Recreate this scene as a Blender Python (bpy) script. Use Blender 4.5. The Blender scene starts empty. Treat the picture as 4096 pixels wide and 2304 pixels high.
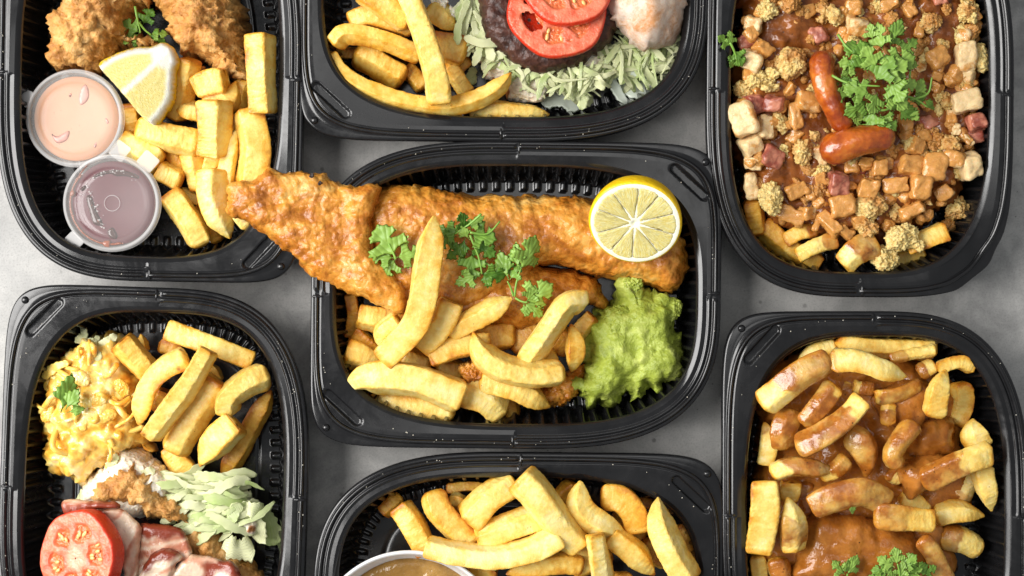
import bpy, math, random
import numpy as np
from mathutils import Vector
from mathutils.geometry import delaunay_2d_cdt

SC = bpy.context.scene
COL = SC.collection
R = math.radians

# ------------------------------------------------------------------ camera, world, lights, exposure
CAM_H, RIM = 0.95, 0.042
PXW, PXH = 4096, 2304
S = 0.577 / PXW                      # metres per photo pixel on the plane of the tray rims
cam = bpy.data.cameras.new('camera')
cam.sensor_width = 36.0
cam.lens = 36.0 * (CAM_H - RIM) / 0.577
cam.clip_start, cam.clip_end = 0.05, 20.0
camo = bpy.data.objects.new('camera', cam)
camo.location = (0, 0, CAM_H)
COL.objects.link(camo)
SC.camera = camo

world = bpy.data.worlds.new('World')
SC.world = world
world.use_nodes = True
world.node_tree.nodes['Background'].inputs[0].default_value = (0.92, 0.96, 1.0, 1)
world.node_tree.nodes['Background'].inputs[1].default_value = 0.27


def area_lamp(name, loc, target, sx, sy, watts, colour):
    l = bpy.data.lights.new(name, 'AREA')
    l.shape, l.size, l.size_y, l.energy, l.color = 'RECTANGLE', sx, sy, watts, colour
    o = bpy.data.objects.new(name, l)
    o.location = loc
    o.rotation_euler = (Vector(target) - Vector(loc)).to_track_quat('-Z', 'Y').to_euler()
    COL.objects.link(o)
    return o


area_lamp('window_light', (-1.18, 0.14, 1.12), (0.10, 0.0, 0.0), 1.0, 1.3, 47.0, (1.0, 0.98, 0.955))
area_lamp('overhead_fill', (0.1, 0.35, 1.9), (0.0, 0.0, 0.0), 0.7, 0.7, 2.8, (1.0, 0.99, 0.97))  # added weak fill from above, to keep the tray bottoms visible

SC.view_settings.view_transform = 'Standard'
SC.view_settings.look = 'None'
SC.view_settings.exposure = 0.12
SC.view_settings.gamma = 1.0

# ------------------------------------------------------------------ noise (vectorised)
_rng = np.random.RandomState(7)
_perm = _rng.permutation(512)
_perm = np.concatenate([_perm, _perm, _perm])
_grad = _rng.normal(size=(512, 3))
_grad /= np.linalg.norm(_grad, axis=1)[:, None]
_cell = _rng.rand(512, 3)


def _h(i, j, k):
    return _perm[(_perm[(_perm[i & 511] + j) & 511] + k) & 511]


def perlin(P):
    P = np.asarray(P, float)
    I = np.floor(P).astype(int)
    f = P - I
    u = f * f * f * (f * (f * 6 - 15) + 10)
    out = 0
    for dx in (0, 1):
        for dy in (0, 1):
            for dz in (0, 1):
                g = _grad[_h(I[:, 0] + dx, I[:, 1] + dy, I[:, 2] + dz)]
                d = (g * (f - (dx, dy, dz))).sum(1)
                wx = u[:, 0] if dx else 1 - u[:, 0]
                wy = u[:, 1] if dy else 1 - u[:, 1]
                wz = u[:, 2] if dz else 1 - u[:, 2]
                out = out + d * wx * wy * wz
    return out * 1.5


def fbm(P, o=3):
    a, s, r = 1.0, 1.0, 0
    for i in range(o):
        r = r + a * perlin(P * s + i * 17.3)
        a *= 0.5
        s *= 2.03
    return r


def billow(P, o=3):
    a, s, r = 1.0, 1.0, 0
    for i in range(o):
        r = r + a * (np.abs(perlin(P * s + i * 11.7)) * 2 - 0.5)
        a *= 0.5
        s *= 2.1
    return r


def worley(P):
    I = np.floor(P).astype(int)
    best = np.full(len(P), 9.0)
    for dx in (-1, 0, 1):
        for dy in (-1, 0, 1):
            for dz in (-1, 0, 1):
                J = I + (dx, dy, dz)
                c = J + _cell[_h(J[:, 0], J[:, 1], J[:, 2])]
                best = np.minimum(best, ((P - c) ** 2).sum(1))
    return np.sqrt(best)


def sm(a, b, x):
    t = np.clip((x - a) / (b - a), 0, 1)
    return t * t * (3 - 2 * t)


def field(P, spec, seed=0.0):
    """Sum of displacement layers: (kind, frequency per metre or 3 of them, amplitude in metres)."""
    r = np.zeros(len(P))
    for i, (k, fr, am) in enumerate(spec):
        Q = P * np.asarray(fr, float) + seed * 3.7 + i * 5.1
        if k == 'p':
            r += am * fbm(Q)
        elif k == 'b':
            r += am * billow(Q)
        elif k == 'r':
            r += am * (0.5 - 2 * np.abs(perlin(Q)))
        elif k == 'w':
            r += am * (1 - 1.6 * np.minimum(worley(Q), 1) ** 2)
    return r


# ------------------------------------------------------------------ picture <-> place
def W(px, py, z=RIM):
    k = S * (CAM_H - z) / (CAM_H - RIM)
    return np.array([(px - PXW / 2) * k, (PXH / 2 - py) * k, z])


# ------------------------------------------------------------------ objects
def tag(o, label, cat, group=None, kind=None):
    if label:
        o['label'] = label
    if cat:
        o['category'] = cat
    if group:
        o['group'] = group
    if kind:
        o['kind'] = kind
    return o


def thing(name, label, cat, loc, group=None):
    o = bpy.data.objects.new(name, None)
    o.empty_display_size = 0.01
    o.location = loc
    COL.objects.link(o)
    return tag(o, label, cat, group)


def origin(o):
    v = np.array(o.location)
    p = o.parent
    while p is not None:
        v = v + np.array(p.location)
        p = p.parent
    return v


def mesh(name, V, F, attrs=None, smooth=True):
    V = np.asarray(V, np.float32)
    F = np.asarray(F, np.int32)
    k = F.shape[1]
    me = bpy.data.meshes.new(name)
    me.vertices.add(len(V))
    me.vertices.foreach_set('co', V.ravel())
    me.loops.add(F.size)
    me.loops.foreach_set('vertex_index', F.ravel())
    me.polygons.add(len(F))
    me.polygons.foreach_set('loop_start', np.arange(0, F.size, k, dtype=np.int32))
    me.polygons.foreach_set('use_smooth', np.full(len(F), smooth))
    for an, av in (attrs or {}).items():
        av = np.asarray(av, np.float32)
        if av.ndim == 1:
            a = me.attributes.new(an, 'FLOAT', 'POINT')
            a.data.foreach_set('value', av)
        else:
            a = me.attributes.new(an, 'FLOAT_VECTOR', 'POINT')
            a.data.foreach_set('vector', av.ravel())
    me.update(calc_edges=True)
    me.validate()
    return me


def put(name, V, F, mat, parent=None, attrs=None, smooth=True, tone=None):
    """One mesh object from world-space vertices; its origin sits at its base."""
    V = np.asarray(V, float)
    base = np.array([V[:, 0].mean(), V[:, 1].mean(), V[:, 2].min()])
    me = mesh(name, V - base, F, attrs, smooth)
    me.materials.append(mat)
    o = bpy.data.objects.new(name, me)
    if parent is not None:
        o.parent = parent
        o.location = base - origin(parent)
    else:
        o.location = base
    if tone is not None:
        o.color = (tone, 0, 0, 1)
    COL.objects.link(o)
    return o


def tris(Q):
    Q = np.asarray(Q)
    return np.concatenate([Q[:, [0, 1, 2]], Q[:, [0, 2, 3]]])


def grid_faces(n, m, wrap=True):
    """n rows of m vertices; rows joined, columns wrapped or not."""
    i = np.arange(n - 1)[:, None]
    j = np.arange(m if wrap else m - 1)[None, :]
    a = i * m + j
    b = i * m + (j + 1) % m
    return np.stack([a, b, b + m, a + m], -1).reshape(-1, 4)


def normals(V, F):
    n = np.cross(V[F[:, 1]] - V[F[:, 0]], V[F[:, 2]] - V[F[:, 0]])
    N = np.zeros_like(V)
    for c in range(F.shape[1]):
        for d in range(3):
            N[:, d] += np.bincount(F[:, c], n[:, d], len(V))
    return N / (np.linalg.norm(N, axis=1)[:, None] + 1e-12)


def spline(P, n, closed=False):
    """Catmull-Rom through P, n points evenly spaced along it."""
    P = np.asarray(P, float)
    m = len(P)
    out = []
    if closed:
        segs, g = range(m), lambda i: P[i % m]
    else:
        ext = np.vstack([2 * P[0] - P[1], P, 2 * P[-1] - P[-2]])
        segs, g = range(m - 1), lambda i: ext[i + 1]
    t = np.linspace(0, 1, 24, endpoint=False)[:, None]
    for i in segs:
        a, b, c, d = g(i - 1), g(i), g(i + 1), g(i + 2)
        out.append(0.5 * (2 * b + (c - a) * t + (2 * a - 5 * b + 4 * c - d) * t ** 2 + (3 * b - a - 3 * c + d) * t ** 3))
    out = np.vstack(out + [P[:1] if closed else P[-1:]])
    L = np.concatenate([[0], np.cumsum(np.linalg.norm(np.diff(out, axis=0), axis=1))])
    s = np.linspace(0, L[-1], n, endpoint=not closed)
    return np.stack([np.interp(s, L, out[:, k]) for k in range(P.shape[1])], 1)


def inside(P, poly):
    x, y = P[:, 0][:, None], P[:, 1][:, None]
    a, b = poly, np.roll(poly, -1, 0)
    c = ((a[:, 1] > y) != (b[:, 1] > y)) & (x < (b[:, 0] - a[:, 0]) * (y - a[:, 1]) / (b[:, 1] - a[:, 1] + 1e-15) + a[:, 0])
    return c.sum(1) % 2 == 1


def dist_to(P, poly, closed=True):
    a = poly if closed else poly[:-1]
    b = np.roll(poly, -1, 0) if closed else poly[1:]
    best = np.full(len(P), 9.0)
    for i in range(len(a)):
        ab = b[i] - a[i]
        t = np.clip(((P - a[i]) @ ab) / (ab @ ab + 1e-15), 0, 1)
        best = np.minimum(best, np.linalg.norm(P - a[i] - t[:, None] * ab, axis=1))
    return best


def sheet2d(poly, step, rnd):
    """Triangulated sheet filling a closed outline: points, triangles, number of outline points."""
    lo, hi = poly.min(0), poly.max(0)
    gx, gy = np.arange(lo[0], hi[0], step), np.arange(lo[1], hi[1], step * 0.87)
    G = np.array([(x + (step / 2 if k % 2 else 0), y) for k, y in enumerate(gy) for x in gx]).reshape(-1, 2)
    G = G + (rnd.rand(*G.shape) - 0.5) * step * 0.35
    G = G[inside(G, poly)]
    if len(G):
        G = G[dist_to(G, poly) > step * 0.45]
    P = np.vstack([poly, G]) if len(G) else poly
    n = len(poly)
    sc = 1.0 / step
    vs, _, fs, ov, _, _ = delaunay_2d_cdt([Vector(p * sc) for p in P], [], [list(range(n))], 1, 1e-6)
    Q = np.array([(v[0] / sc, v[1] / sc) for v in vs])
    T = np.array([f for f in fs if len(f) == 3], int)
    # keep outline order: indices of the output vertices that came from the outline
    ring = np.full(n, -1)
    for i, o in enumerate(ov):
        for q in o:
            if q < n:
                ring[q] = i
    e1, e2 = Q[T[:, 1]] - Q[T[:, 0]], Q[T[:, 2]] - Q[T[:, 0]]
    flip = (e1[:, 0] * e2[:, 1] - e1[:, 1] * e2[:, 0]) < 0
    T[flip] = T[flip][:, [0, 2, 1]]
    return Q, T, ring


_seed = [0]


def slab(name, outline, z0, H, mat, parent=None, Hb=None, Redge=None, step=None, disp=(), rag=(), hfun=None,
         px=True, zref=None, attrs=None, tone=None, power=2.0, n_out=None, raw=False):
    """A body with depth grown from a hand-drawn outline: rounded edge, domed top, flatter underside, displaced by noise."""
    _seed[0] += 1
    sd = _seed[0]
    rnd = np.random.RandomState(sd)
    zref = z0 + H * 0.5 if zref is None else zref
    pts = np.array([W(p[0], p[1], zref)[:2] for p in outline]) if px else np.asarray(outline, float)
    if pts.shape[0] > 2:
        a = pts
        b = np.roll(pts, -1, 0)
        if (a[:, 0] * b[:, 1] - a[:, 1] * b[:, 0]).sum() < 0:
            pts = pts[::-1]
    per = np.linalg.norm(pts - np.roll(pts, -1, 0), axis=1).sum()
    size = math.sqrt(abs(np.ptp(pts[:, 0]) * np.ptp(pts[:, 1])))
    step = step or size / 42
    n = n_out or max(24, int(per / step))
    poly = spline(pts, n, True)
    if len(rag):
        t = np.roll(poly, -1, 0) - np.roll(poly, 1, 0)
        nn = np.stack([t[:, 1], -t[:, 0]], 1)
        nn /= np.linalg.norm(nn, axis=1)[:, None] + 1e-12
        poly = poly + nn * field(np.c_[poly, np.zeros(n)], rag, sd)[:, None]
    Q, T, ring = sheet2d(poly, step, rnd)
    d = dist_to(Q, poly)
    d[ring[ring >= 0]] = 0
    Redge = Redge or size * 0.22
    u = np.clip(d / Redge, 0, 1)
    prof = (1 - (1 - u) ** power) ** (1.0 / power)
    if Hb is None:
        Hb = H * 0.35
    ht = H * prof
    if hfun is not None:
        ht = hfun(Q, d, prof, H)
    top = np.c_[Q, z0 + ht]
    bot = np.c_[Q, z0 - Hb * prof]
    n0 = len(Q)
    V = np.vstack([top, bot])
    m = np.arange(n0) + n0
    rr = ring[ring >= 0]
    m[rr] = rr
    F = np.vstack([T, m[T][:, ::-1]])
    if len(disp):
        N = normals(V, F)
        V = V + N * field(V, disp, sd)[:, None]
    A = dict(top=np.concatenate([np.ones(n0), np.zeros(n0)]), rim=np.concatenate([d, d]))
    if attrs is not None:
        A.update({k: np.concatenate([v, v]) for k, v in attrs(Q, d).items()})
    used = np.unique(F)
    re = np.full(len(V), -1)
    re[used] = np.arange(len(used))
    V, F = V[used], re[F]
    A = {k: v[used] for k, v in A.items()}
    if raw:
        return V, F, A
    return put(name, V, F, mat, parent, A, tone=tone)


def tube(name, pts, r, mat, parent=None, m=8, n=20, taper=(1, 1), disp=(), px=True, tone=None):
    P = np.array([W(*p) for p in pts]) if px else np.array(pts, float)
    C = spline(P, n)
    T = np.gradient(C, axis=0)
    T /= np.linalg.norm(T, axis=1)[:, None]
    U = np.cross(T, np.cross([0, 0, 1.0], T) + 1e-9)
    U /= np.linalg.norm(U, axis=1)[:, None]
    B = np.cross(T, U)
    t = np.linspace(0, 1, n)
    rr = r * (taper[0] * (1 - t) + taper[1] * t)
    th = np.linspace(0, 2 * np.pi, m, endpoint=False)
    V = C[:, None] + rr[:, None, None] * (np.cos(th)[None, :, None] * B[:, None] + np.sin(th)[None, :, None] * U[:, None])
    V = V.reshape(-1, 3)
    F = tris(grid_faces(n, m))
    V = np.vstack([V, C[0], C[-1]])
    j = np.arange(m)
    k = (j + 1) % m
    F = np.vstack([F, np.c_[np.full(m, n * m), k, j], np.c_[np.full(m, n * m + 1), (n - 1) * m + j, (n - 1) * m + k]])
    if len(disp):
        _seed[0] += 1
        V = V + normals(V, F) * field(V, disp, _seed[0])[:, None]
    return put(name, V, F, mat, parent, tone=tone)


def lathe(name, prof, centre, mat, parent=None, m=72, cap0=True, cap1=True):
    """prof: (radius, z) pairs in metres around a vertical axis at centre."""
    th = np.linspace(0, 2 * np.pi, m, endpoint=False)
    c = np.asarray(centre, float)
    V = np.array([(c[0] + r * np.cos(a), c[1] + r * np.sin(a), c[2] + z) for r, z in prof for a in th])
    F = tris(grid_faces(len(prof), m))
    return put(name, V, F, mat, parent)


# ------------------------------------------------------------------ materials
def lin(r, g, b):
    f = lambda v: (v / 255 / 12.92) if v / 255 <= 0.04045 else ((v / 255 + 0.055) / 1.055) ** 2.4
    return (f(r), f(g), f(b), 1.0)


class NT:
    def __init__(s, name):
        s.m = bpy.data.materials.new(name)
        s.m.use_nodes = True
        s.t = s.m.node_tree
        s.b = s.t.nodes['Principled BSDF']
        s.out = s.t.nodes['Material Output']

    def n(s, typ, **kw):
        x = s.t.nodes.new(typ)
        for k, v in kw.items():
            setattr(x, k, v)
        return x

    def link(s, a, b):
        s.t.links.new(a, b)

    def val(s, sock, v):
        if hasattr(v, 'links'):
            s.link(v, sock)
        else:
            sock.default_value = v

    def co(s, stretch=None, jitter=True):
        tc = s.n('ShaderNodeTexCoord').outputs['Object']
        if jitter:
            oi = s.n('ShaderNodeObjectInfo')
            a = s.n('ShaderNodeVectorMath', operation='ADD')
            cb = s.n('ShaderNodeCombineXYZ')
            for k in range(3):
                s.link(oi.outputs['Random'], cb.inputs[k])
            s.link(tc, a.inputs[0])
            s.link(cb.outputs[0], a.inputs[1])
            tc = a.outputs[0]
        if stretch:
            m = s.n('ShaderNodeVectorMath', operation='MULTIPLY')
            s.link(tc, m.inputs[0])
            m.inputs[1].default_value = stretch
            tc = m.outputs[0]
        return tc

    def noise(s, scale, detail=3, rough=0.55, vec=None, dist=0.0):
        x = s.n('ShaderNodeTexNoise')
        x.inputs['Scale'].default_value = scale
        x.inputs['Detail'].default_value = detail
        x.inputs['Roughness'].default_value = rough
        x.inputs['Distortion'].default_value = dist
        s.link(vec if vec is not None else s.co(), x.inputs['Vector'])
        return x.outputs['Fac']

    def vor(s, scale, vec=None, feature='F1', out='Distance'):
        x = s.n('ShaderNodeTexVoronoi', feature=feature)
        x.inputs['Scale'].default_value = scale
        s.link(vec if vec is not None else s.co(), x.inputs['Vector'])
        return x.outputs[out]

    def attr(s, name, out='Fac'):
        return s.n('ShaderNodeAttribute', attribute_name=name).outputs[out]

    def tone(s):
        x = s.n('ShaderNodeObjectInfo').outputs['Color']
        y = s.n('ShaderNodeSeparateColor')
        s.link(x, y.inputs[0])
        return y.outputs[0]

    def rand(s):
        return s.n('ShaderNodeObjectInfo').outputs['Random']

    def math(s, op, a, b=0.0, clamp=False):
        x = s.n('ShaderNodeMath', operation=op)
        x.use_clamp = clamp
        s.val(x.inputs[0], a)
        s.val(x.inputs[1], b)
        return x.outputs[0]

    def mr(s, v, a, b, c=0.0, d=1.0):
        x = s.n('ShaderNodeMapRange')
        x.interpolation_type = 'SMOOTHSTEP'
        s.val(x.inputs[0], v)
        for i, k in enumerate((a, b, c, d)):
            s.val(x.inputs[i + 1], k)
        return x.outputs[0]

    def mix(s, f, a, b):
        x = s.n('ShaderNodeMix', data_type='RGBA')
        s.val(x.inputs[0], f)
        s.val(x.inputs[6], a)
        s.val(x.inputs[7], b)
        return x.outputs[2]

    def ramp(s, f, stops):
        x = s.n('ShaderNodeValToRGB')
        e = x.color_ramp.elements
        while len(e) < len(stops):
            e.new(0.5)
        for i, (p, c) in enumerate(stops):
            e[i].position, e[i].color = p, c
        s.link(f, x.inputs[0])
        return x.outputs[0]

    def bump(s, h, dist, strength=1.0, prev=None):
        x = s.n('ShaderNodeBump')
        x.inputs['Strength'].default_value = strength
        x.inputs['Distance'].default_value = dist
        s.link(h, x.inputs['Height'])
        if prev is not None:
            s.link(prev, x.inputs['Normal'])
        return x.outputs[0]

    def done(s, col=None, rough=None, normal=None, sss=0.0, rad=None, spec=0.5, coat=0.0, coatr=0.1, trans=None, alpha=None):
        b = s.b.inputs
        if col is not None:
            s.val(b['Base Color'], col)
        if rough is not None:
            s.val(b['Roughness'], rough)
        if normal is not None:
            s.link(normal, b['Normal'])
        b['Specular IOR Level'].default_value = spec
        if sss:
            b['Subsurface Weight'].default_value = sss
            b['Subsurface Radius'].default_value = rad or (1, 0.5, 0.2)
            b['Subsurface Scale'].default_value = 0.003
        if coat:
            s.val(b['Coat Weight'], coat)
            b['Coat Roughness'].default_value = coatr
        if trans is not None:
            b['Transmission Weight'].default_value = trans
        if alpha is not None:
            b['Alpha'].default_value = alpha
        return s.m

    def translucent(s, col, fac):
        """Lets light through a thin leaf or slice."""
        tr = s.n('ShaderNodeBsdfTranslucent')
        s.val(tr.inputs[0], col)
        mx = s.n('ShaderNodeMixShader')
        mx.inputs[0].default_value = fac
        s.link(s.b.outputs[0], mx.inputs[1])
        s.link(tr.outputs[0], mx.inputs[2])
        s.link(mx.outputs[0], s.out.inputs[0])
        return s.m

    def clear(s, fac):
        """Thin see-through plastic: part of the light passes straight through."""
        tr = s.n('ShaderNodeBsdfTransparent')
        mx = s.n('ShaderNodeMixShader')
        s.val(mx.inputs[0], fac)
        s.link(tr.outputs[0], mx.inputs[1])
        s.link(s.b.outputs[0], mx.inputs[2])
        s.link(mx.outputs[0], s.out.inputs[0])
        return s.m


M = {}

# table: mottled grey stone
k = NT('grey_stone_table')
c0 = k.co(jitter=False)
a = k.noise(9, 5, 0.6, c0)
b = k.noise(45, 6, 0.65, c0, 0.4)
c = k.noise(900, 3, 0.7, c0)
col = k.mix(k.mr(a, 0.3, 0.7), lin(136, 135, 133), lin(172, 171, 168))
col = k.mix(k.mr(b, 0.35, 0.7, 0, 0.75), col, lin(198, 196, 192))
col = k.mix(k.mr(c, 0.45, 0.75, 0, 0.35), col, lin(95, 94, 93))
sp = k.vor(170, c0)
col = k.mix(k.math('MULTIPLY', k.mr(sp, 0.10, 0.03), k.mr(k.noise(25, 2, 0.5, c0), 0.5, 0.65)), col, lin(82, 80, 79))
pits = k.math('MULTIPLY', k.mr(k.vor(75, c0), 0.13, 0.05), k.mr(k.noise(14, 2, 0.5, c0), 0.48, 0.6))
col = k.mix(k.math('MULTIPLY', pits, 0.6), col, lin(88, 86, 84))
M['table'] = k.done(col, k.mr(b, 0.3, 0.7, 0.42, 0.6), k.bump(k.mix(0.5, b, c), 0.0004, 0.35), spec=0.35)

# black moulded plastic
k = NT('black_plastic')
c0 = k.co(jitter=False)
n1 = k.noise(2500, 2, 0.6, c0)
n2 = k.noise(26, 5, 0.7, c0, 1.0)
M['plastic'] = k.done(k.mix(k.mr(n2, 0.3, 0.7), (0.007, 0.0069, 0.0074, 1), (0.012, 0.0118, 0.0125, 1)),
                      k.mr(n2, 0.35, 0.65, 0.13, 0.29), k.bump(n1, 0.00003, 0.2), spec=0.55)

# chips
def gravy_colour(k, c0):
    g = k.noise(140, 4, 0.6, c0)
    col = k.mix(k.mr(g, 0.35, 0.7), lin(150, 84, 22), lin(196, 124, 46))
    dots = k.math('MULTIPLY', k.mr(k.vor(260, c0), 0.16, 0.08), k.mr(k.noise(90, 2, 0.5, c0), 0.48, 0.6))
    return k.mix(dots, col, lin(55, 28, 10))


k = NT('fried_potato')
c0 = k.co()
n1 = k.noise(110, 4, 0.6, c0, 0.3)
n2 = k.noise(420, 4, 0.65, c0)
ed = k.attr('edge')
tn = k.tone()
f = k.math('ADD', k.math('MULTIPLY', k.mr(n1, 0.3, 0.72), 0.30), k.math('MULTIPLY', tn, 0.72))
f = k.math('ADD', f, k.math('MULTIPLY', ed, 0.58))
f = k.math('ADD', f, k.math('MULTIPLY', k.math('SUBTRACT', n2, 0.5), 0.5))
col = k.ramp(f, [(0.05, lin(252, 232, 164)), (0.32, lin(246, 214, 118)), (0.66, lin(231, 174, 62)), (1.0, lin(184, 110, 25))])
br = k.math('MULTIPLY', k.mr(k.noise(75, 3, 0.6, c0), 0.66, 0.74), k.mr(ed, 0.15, 0.6))
col = k.mix(k.math('MULTIPLY', br, 0.75), col, lin(140, 78, 24))
dots = k.math('MULTIPLY', k.mr(k.vor(230, c0), 0.09, 0.04), k.mr(k.noise(60, 2, 0.5, c0), 0.56, 0.64))
col = k.mix(dots, col, lin(105, 60, 22))
gv = k.attr('gravy')
gm = k.math('MULTIPLY', k.mr(gv, 0.15, 0.75), k.mr(k.noise(60, 3, 0.6, c0), 0.35, 0.6, 0.5, 1.0))
col = k.mix(gm, col, gravy_colour(k, c0))
rg = k.math('ADD', k.math('MULTIPLY', gm, -0.34), k.mr(n2, 0.3, 0.7, 0.30, 0.46))
h = k.math('ADD', k.math('MULTIPLY', n1, 0.7), k.math('MULTIPLY', n2, 0.5))
h = k.math('ADD', h, k.math('MULTIPLY', k.noise(1300, 3, 0.6, c0), 0.16))
M['chip'] = k.done(col, rg, k.bump(h, 0.0010, 0.7), sss=0.18, rad=(1, 0.6, 0.2), spec=0.45, coat=k.math('MULTIPLY', gm, 0.6), coatr=0.06)

# battered fish
k = NT('golden_batter')
c0 = k.co()
n1 = k.noise(30, 5, 0.65, c0, 0.8)
n2 = k.noise(190, 5, 0.65, c0, 0.3)
col = k.ramp(k.math('ADD', k.math('MULTIPLY', n1, 0.66), k.math('MULTIPLY', n2, 0.34)),
             [(0.34, lin(138, 76, 20)), (0.45, lin(188, 114, 34)), (0.55, lin(220, 152, 58)), (0.66, lin(238, 194, 112))])
dk = k.mr(k.noise(34, 4, 0.65, c0, 0.6), 0.56, 0.74)
col = k.mix(k.math('MULTIPLY', dk, 0.6), col, lin(118, 52, 14))
v = k.vor(330, c0)
v2 = k.vor(150, c0, 'SMOOTH_F1')
h = k.math('ADD', k.math('MULTIPLY', v, -0.6), k.math('MULTIPLY', n2, 0.9))
nb = k.bump(h, 0.0012, 0.8)
nb = k.bump(k.math('MULTIPLY', v2, -1.0), 0.0030, 0.8, nb)
M['batter'] = k.done(col, k.mr(n2, 0.3, 0.7, 0.20, 0.40), nb, sss=0.1, rad=(1, 0.45, 0.12), spec=0.55)

# crumbed chicken
k = NT('crisp_fried_coating')
c0 = k.co()
n1 = k.noise(55, 4, 0.65, c0, 0.4)
n2 = k.noise(260, 5, 0.7, c0, 0.4)
col = k.ramp(k.math('ADD', k.math('MULTIPLY', n1, 0.6), k.math('MULTIPLY', n2, 0.4)),
             [(0.28, lin(132, 78, 28)), (0.42, lin(184, 122, 54)), (0.55, lin(214, 160, 88)), (0.72, lin(236, 202, 142))])
dots = k.math('MULTIPLY', k.mr(k.vor(200, c0), 0.1, 0.05), k.mr(k.noise(60, 2, 0.5, c0), 0.52, 0.6))
col = k.mix(k.math('MULTIPLY', dots, 0.8), col, lin(75, 40, 18))
h = k.math('ADD', n2, k.math('MULTIPLY', k.vor(420, c0), -0.5))
M['crisp'] = k.done(col, k.mr(n2, 0.3, 0.7, 0.36, 0.6), k.bump(h, 0.0015, 0.9), sss=0.08, spec=0.5)

# mushy peas
k = NT('mushy_peas')
c0 = k.co()
n1 = k.noise(70, 4, 0.6, c0, 0.4)
n2 = k.noise(320, 4, 0.6, c0)
col = k.ramp(k.math('ADD', k.math('MULTIPLY', n1, 0.7), k.math('MULTIPLY', n2, 0.3)),
             [(0.32, lin(128, 142, 42)), (0.5, lin(164, 178, 68)), (0.68, lin(200, 208, 114))])
M['peas'] = k.done(col, k.mr(n2, 0.3, 0.7, 0.28, 0.5), k.bump(k.math('ADD', n2, n1), 0.0016, 0.9), sss=0.08, rad=(0.6, 0.8, 0.3), spec=0.5)

# lemon
k = NT('lemon_rind')
c0 = k.co()
v = k.vor(520, c0)
n1 = k.noise(40, 2, 0.5, c0)
M['rind'] = k.done(k.mix(n1, lin(240, 190, 4), lin(252, 216, 24)), 0.36, k.bump(v, 0.0005, 0.5), sss=0.12, rad=(1, 0.7, 0.1), spec=0.5)
k = NT('lemon_pith')
c0 = k.co()
M['pith'] = k.done(k.mix(k.noise(300, 3, 0.6, c0), lin(247, 240, 200), lin(255, 253, 238)), 0.6, k.bump(k.noise(700, 3, 0.6, c0), 0.0003, 0.5), sss=0.2)
k = NT('lemon_flesh')
uv = k.attr('uvw', 'Vector')
n1 = k.noise(7, 5, 0.7, uv, 0.5)
n2 = k.noise(17, 3, 0.6, uv, 0.3)
col = k.mix(k.mr(n1, 0.36, 0.64), lin(242, 213, 112), lin(252, 238, 168))
col = k.mix(k.mr(n2, 0.60, 0.70, 0, 0.8), col, lin(254, 248, 205))
M['flesh'] = k.done(col, 0.16, k.bump(k.math('ADD', n1, n2), 0.0010, 0.8), sss=0.3, rad=(1, 0.8, 0.3), spec=0.5)
k = NT('lemon_wedge_flesh')
c0 = k.co()
uv = k.attr('uvw', 'Vector')
n1 = k.noise(9, 4, 0.6, uv, 0.3)
n2 = k.noise(20, 3, 0.6, uv, 0.3)
col = k.mix(k.mr(n1, 0.3, 0.72), lin(240, 216, 112), lin(252, 242, 180))
col = k.mix(k.mr(n2, 0.64, 0.74, 0, 0.85), col, lin(255, 250, 215))
col = k.mix(k.attr('pith'), col, lin(255, 252, 236))
col = k.mix(k.attr('rind'), col, lin(246, 200, 14))
M['wedge'] = k.done(col, 0.24, k.bump(k.math('ADD', n1, n2), 0.0012, 0.9), sss=0.2, rad=(1, 0.8, 0.3), spec=0.5)

# parsley
k = NT('parsley_leaf')
lx = k.attr('lxy', 'Vector')
c0 = k.co()
n1 = k.noise(160, 3, 0.6, c0)
vein = k.math('ABSOLUTE', k.math('SINE', k.math('MULTIPLY', k.attr('vein'), 22.0)))
col = k.mix(k.mr(n1, 0.3, 0.7), lin(66, 112, 28), lin(118, 164, 60))
col = k.mix(k.math('MULTIPLY', k.tone(), 0.75), col, lin(170, 204, 96))
col = k.mix(k.mr(vein, 0.15, 0.0, 0, 0.45), col, lin(150, 186, 96))
k.done(col, 0.40, k.bump(vein, 0.0005, 0.5), spec=0.4)
M['leaf'] = k.translucent(k.mix(0.5, col, lin(150, 200, 60)), 0.15)
k = NT('parsley_stem')
M['stem'] = k.done(lin(128, 172, 70), 0.4, sss=0.1)

# gravy
def gravy(name, dark, light):
    k = NT(name)
    c0 = k.co()
    g = k.noise(70, 4, 0.6, c0, 0.3)
    g2 = k.noise(330, 3, 0.6, c0)
    col = k.mix(k.mr(g, 0.32, 0.7), dark, light)
    dots = k.math('MULTIPLY', k.mr(k.vor(260, c0), 0.15, 0.07), k.mr(k.noise(90, 2, 0.5, c0), 0.5, 0.62))
    col = k.mix(dots, col, lin(52, 26, 10))
    return k.done(col, 0.13, k.bump(k.math('ADD', g, k.math('MULTIPLY', g2, 0.35)), 0.0016, 0.7), sss=0.10, rad=(1, 0.5, 0.2), spec=0.45)


M['gravy'] = gravy('brown_gravy', lin(104, 54, 20), lin(160, 94, 40))
M['gravy_light'] = gravy('caramel_gravy', lin(146, 84, 26), lin(190, 122, 50))
M['curry'] = gravy('curry_sauce', lin(142, 104, 48), lin(172, 132, 70))

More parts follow.
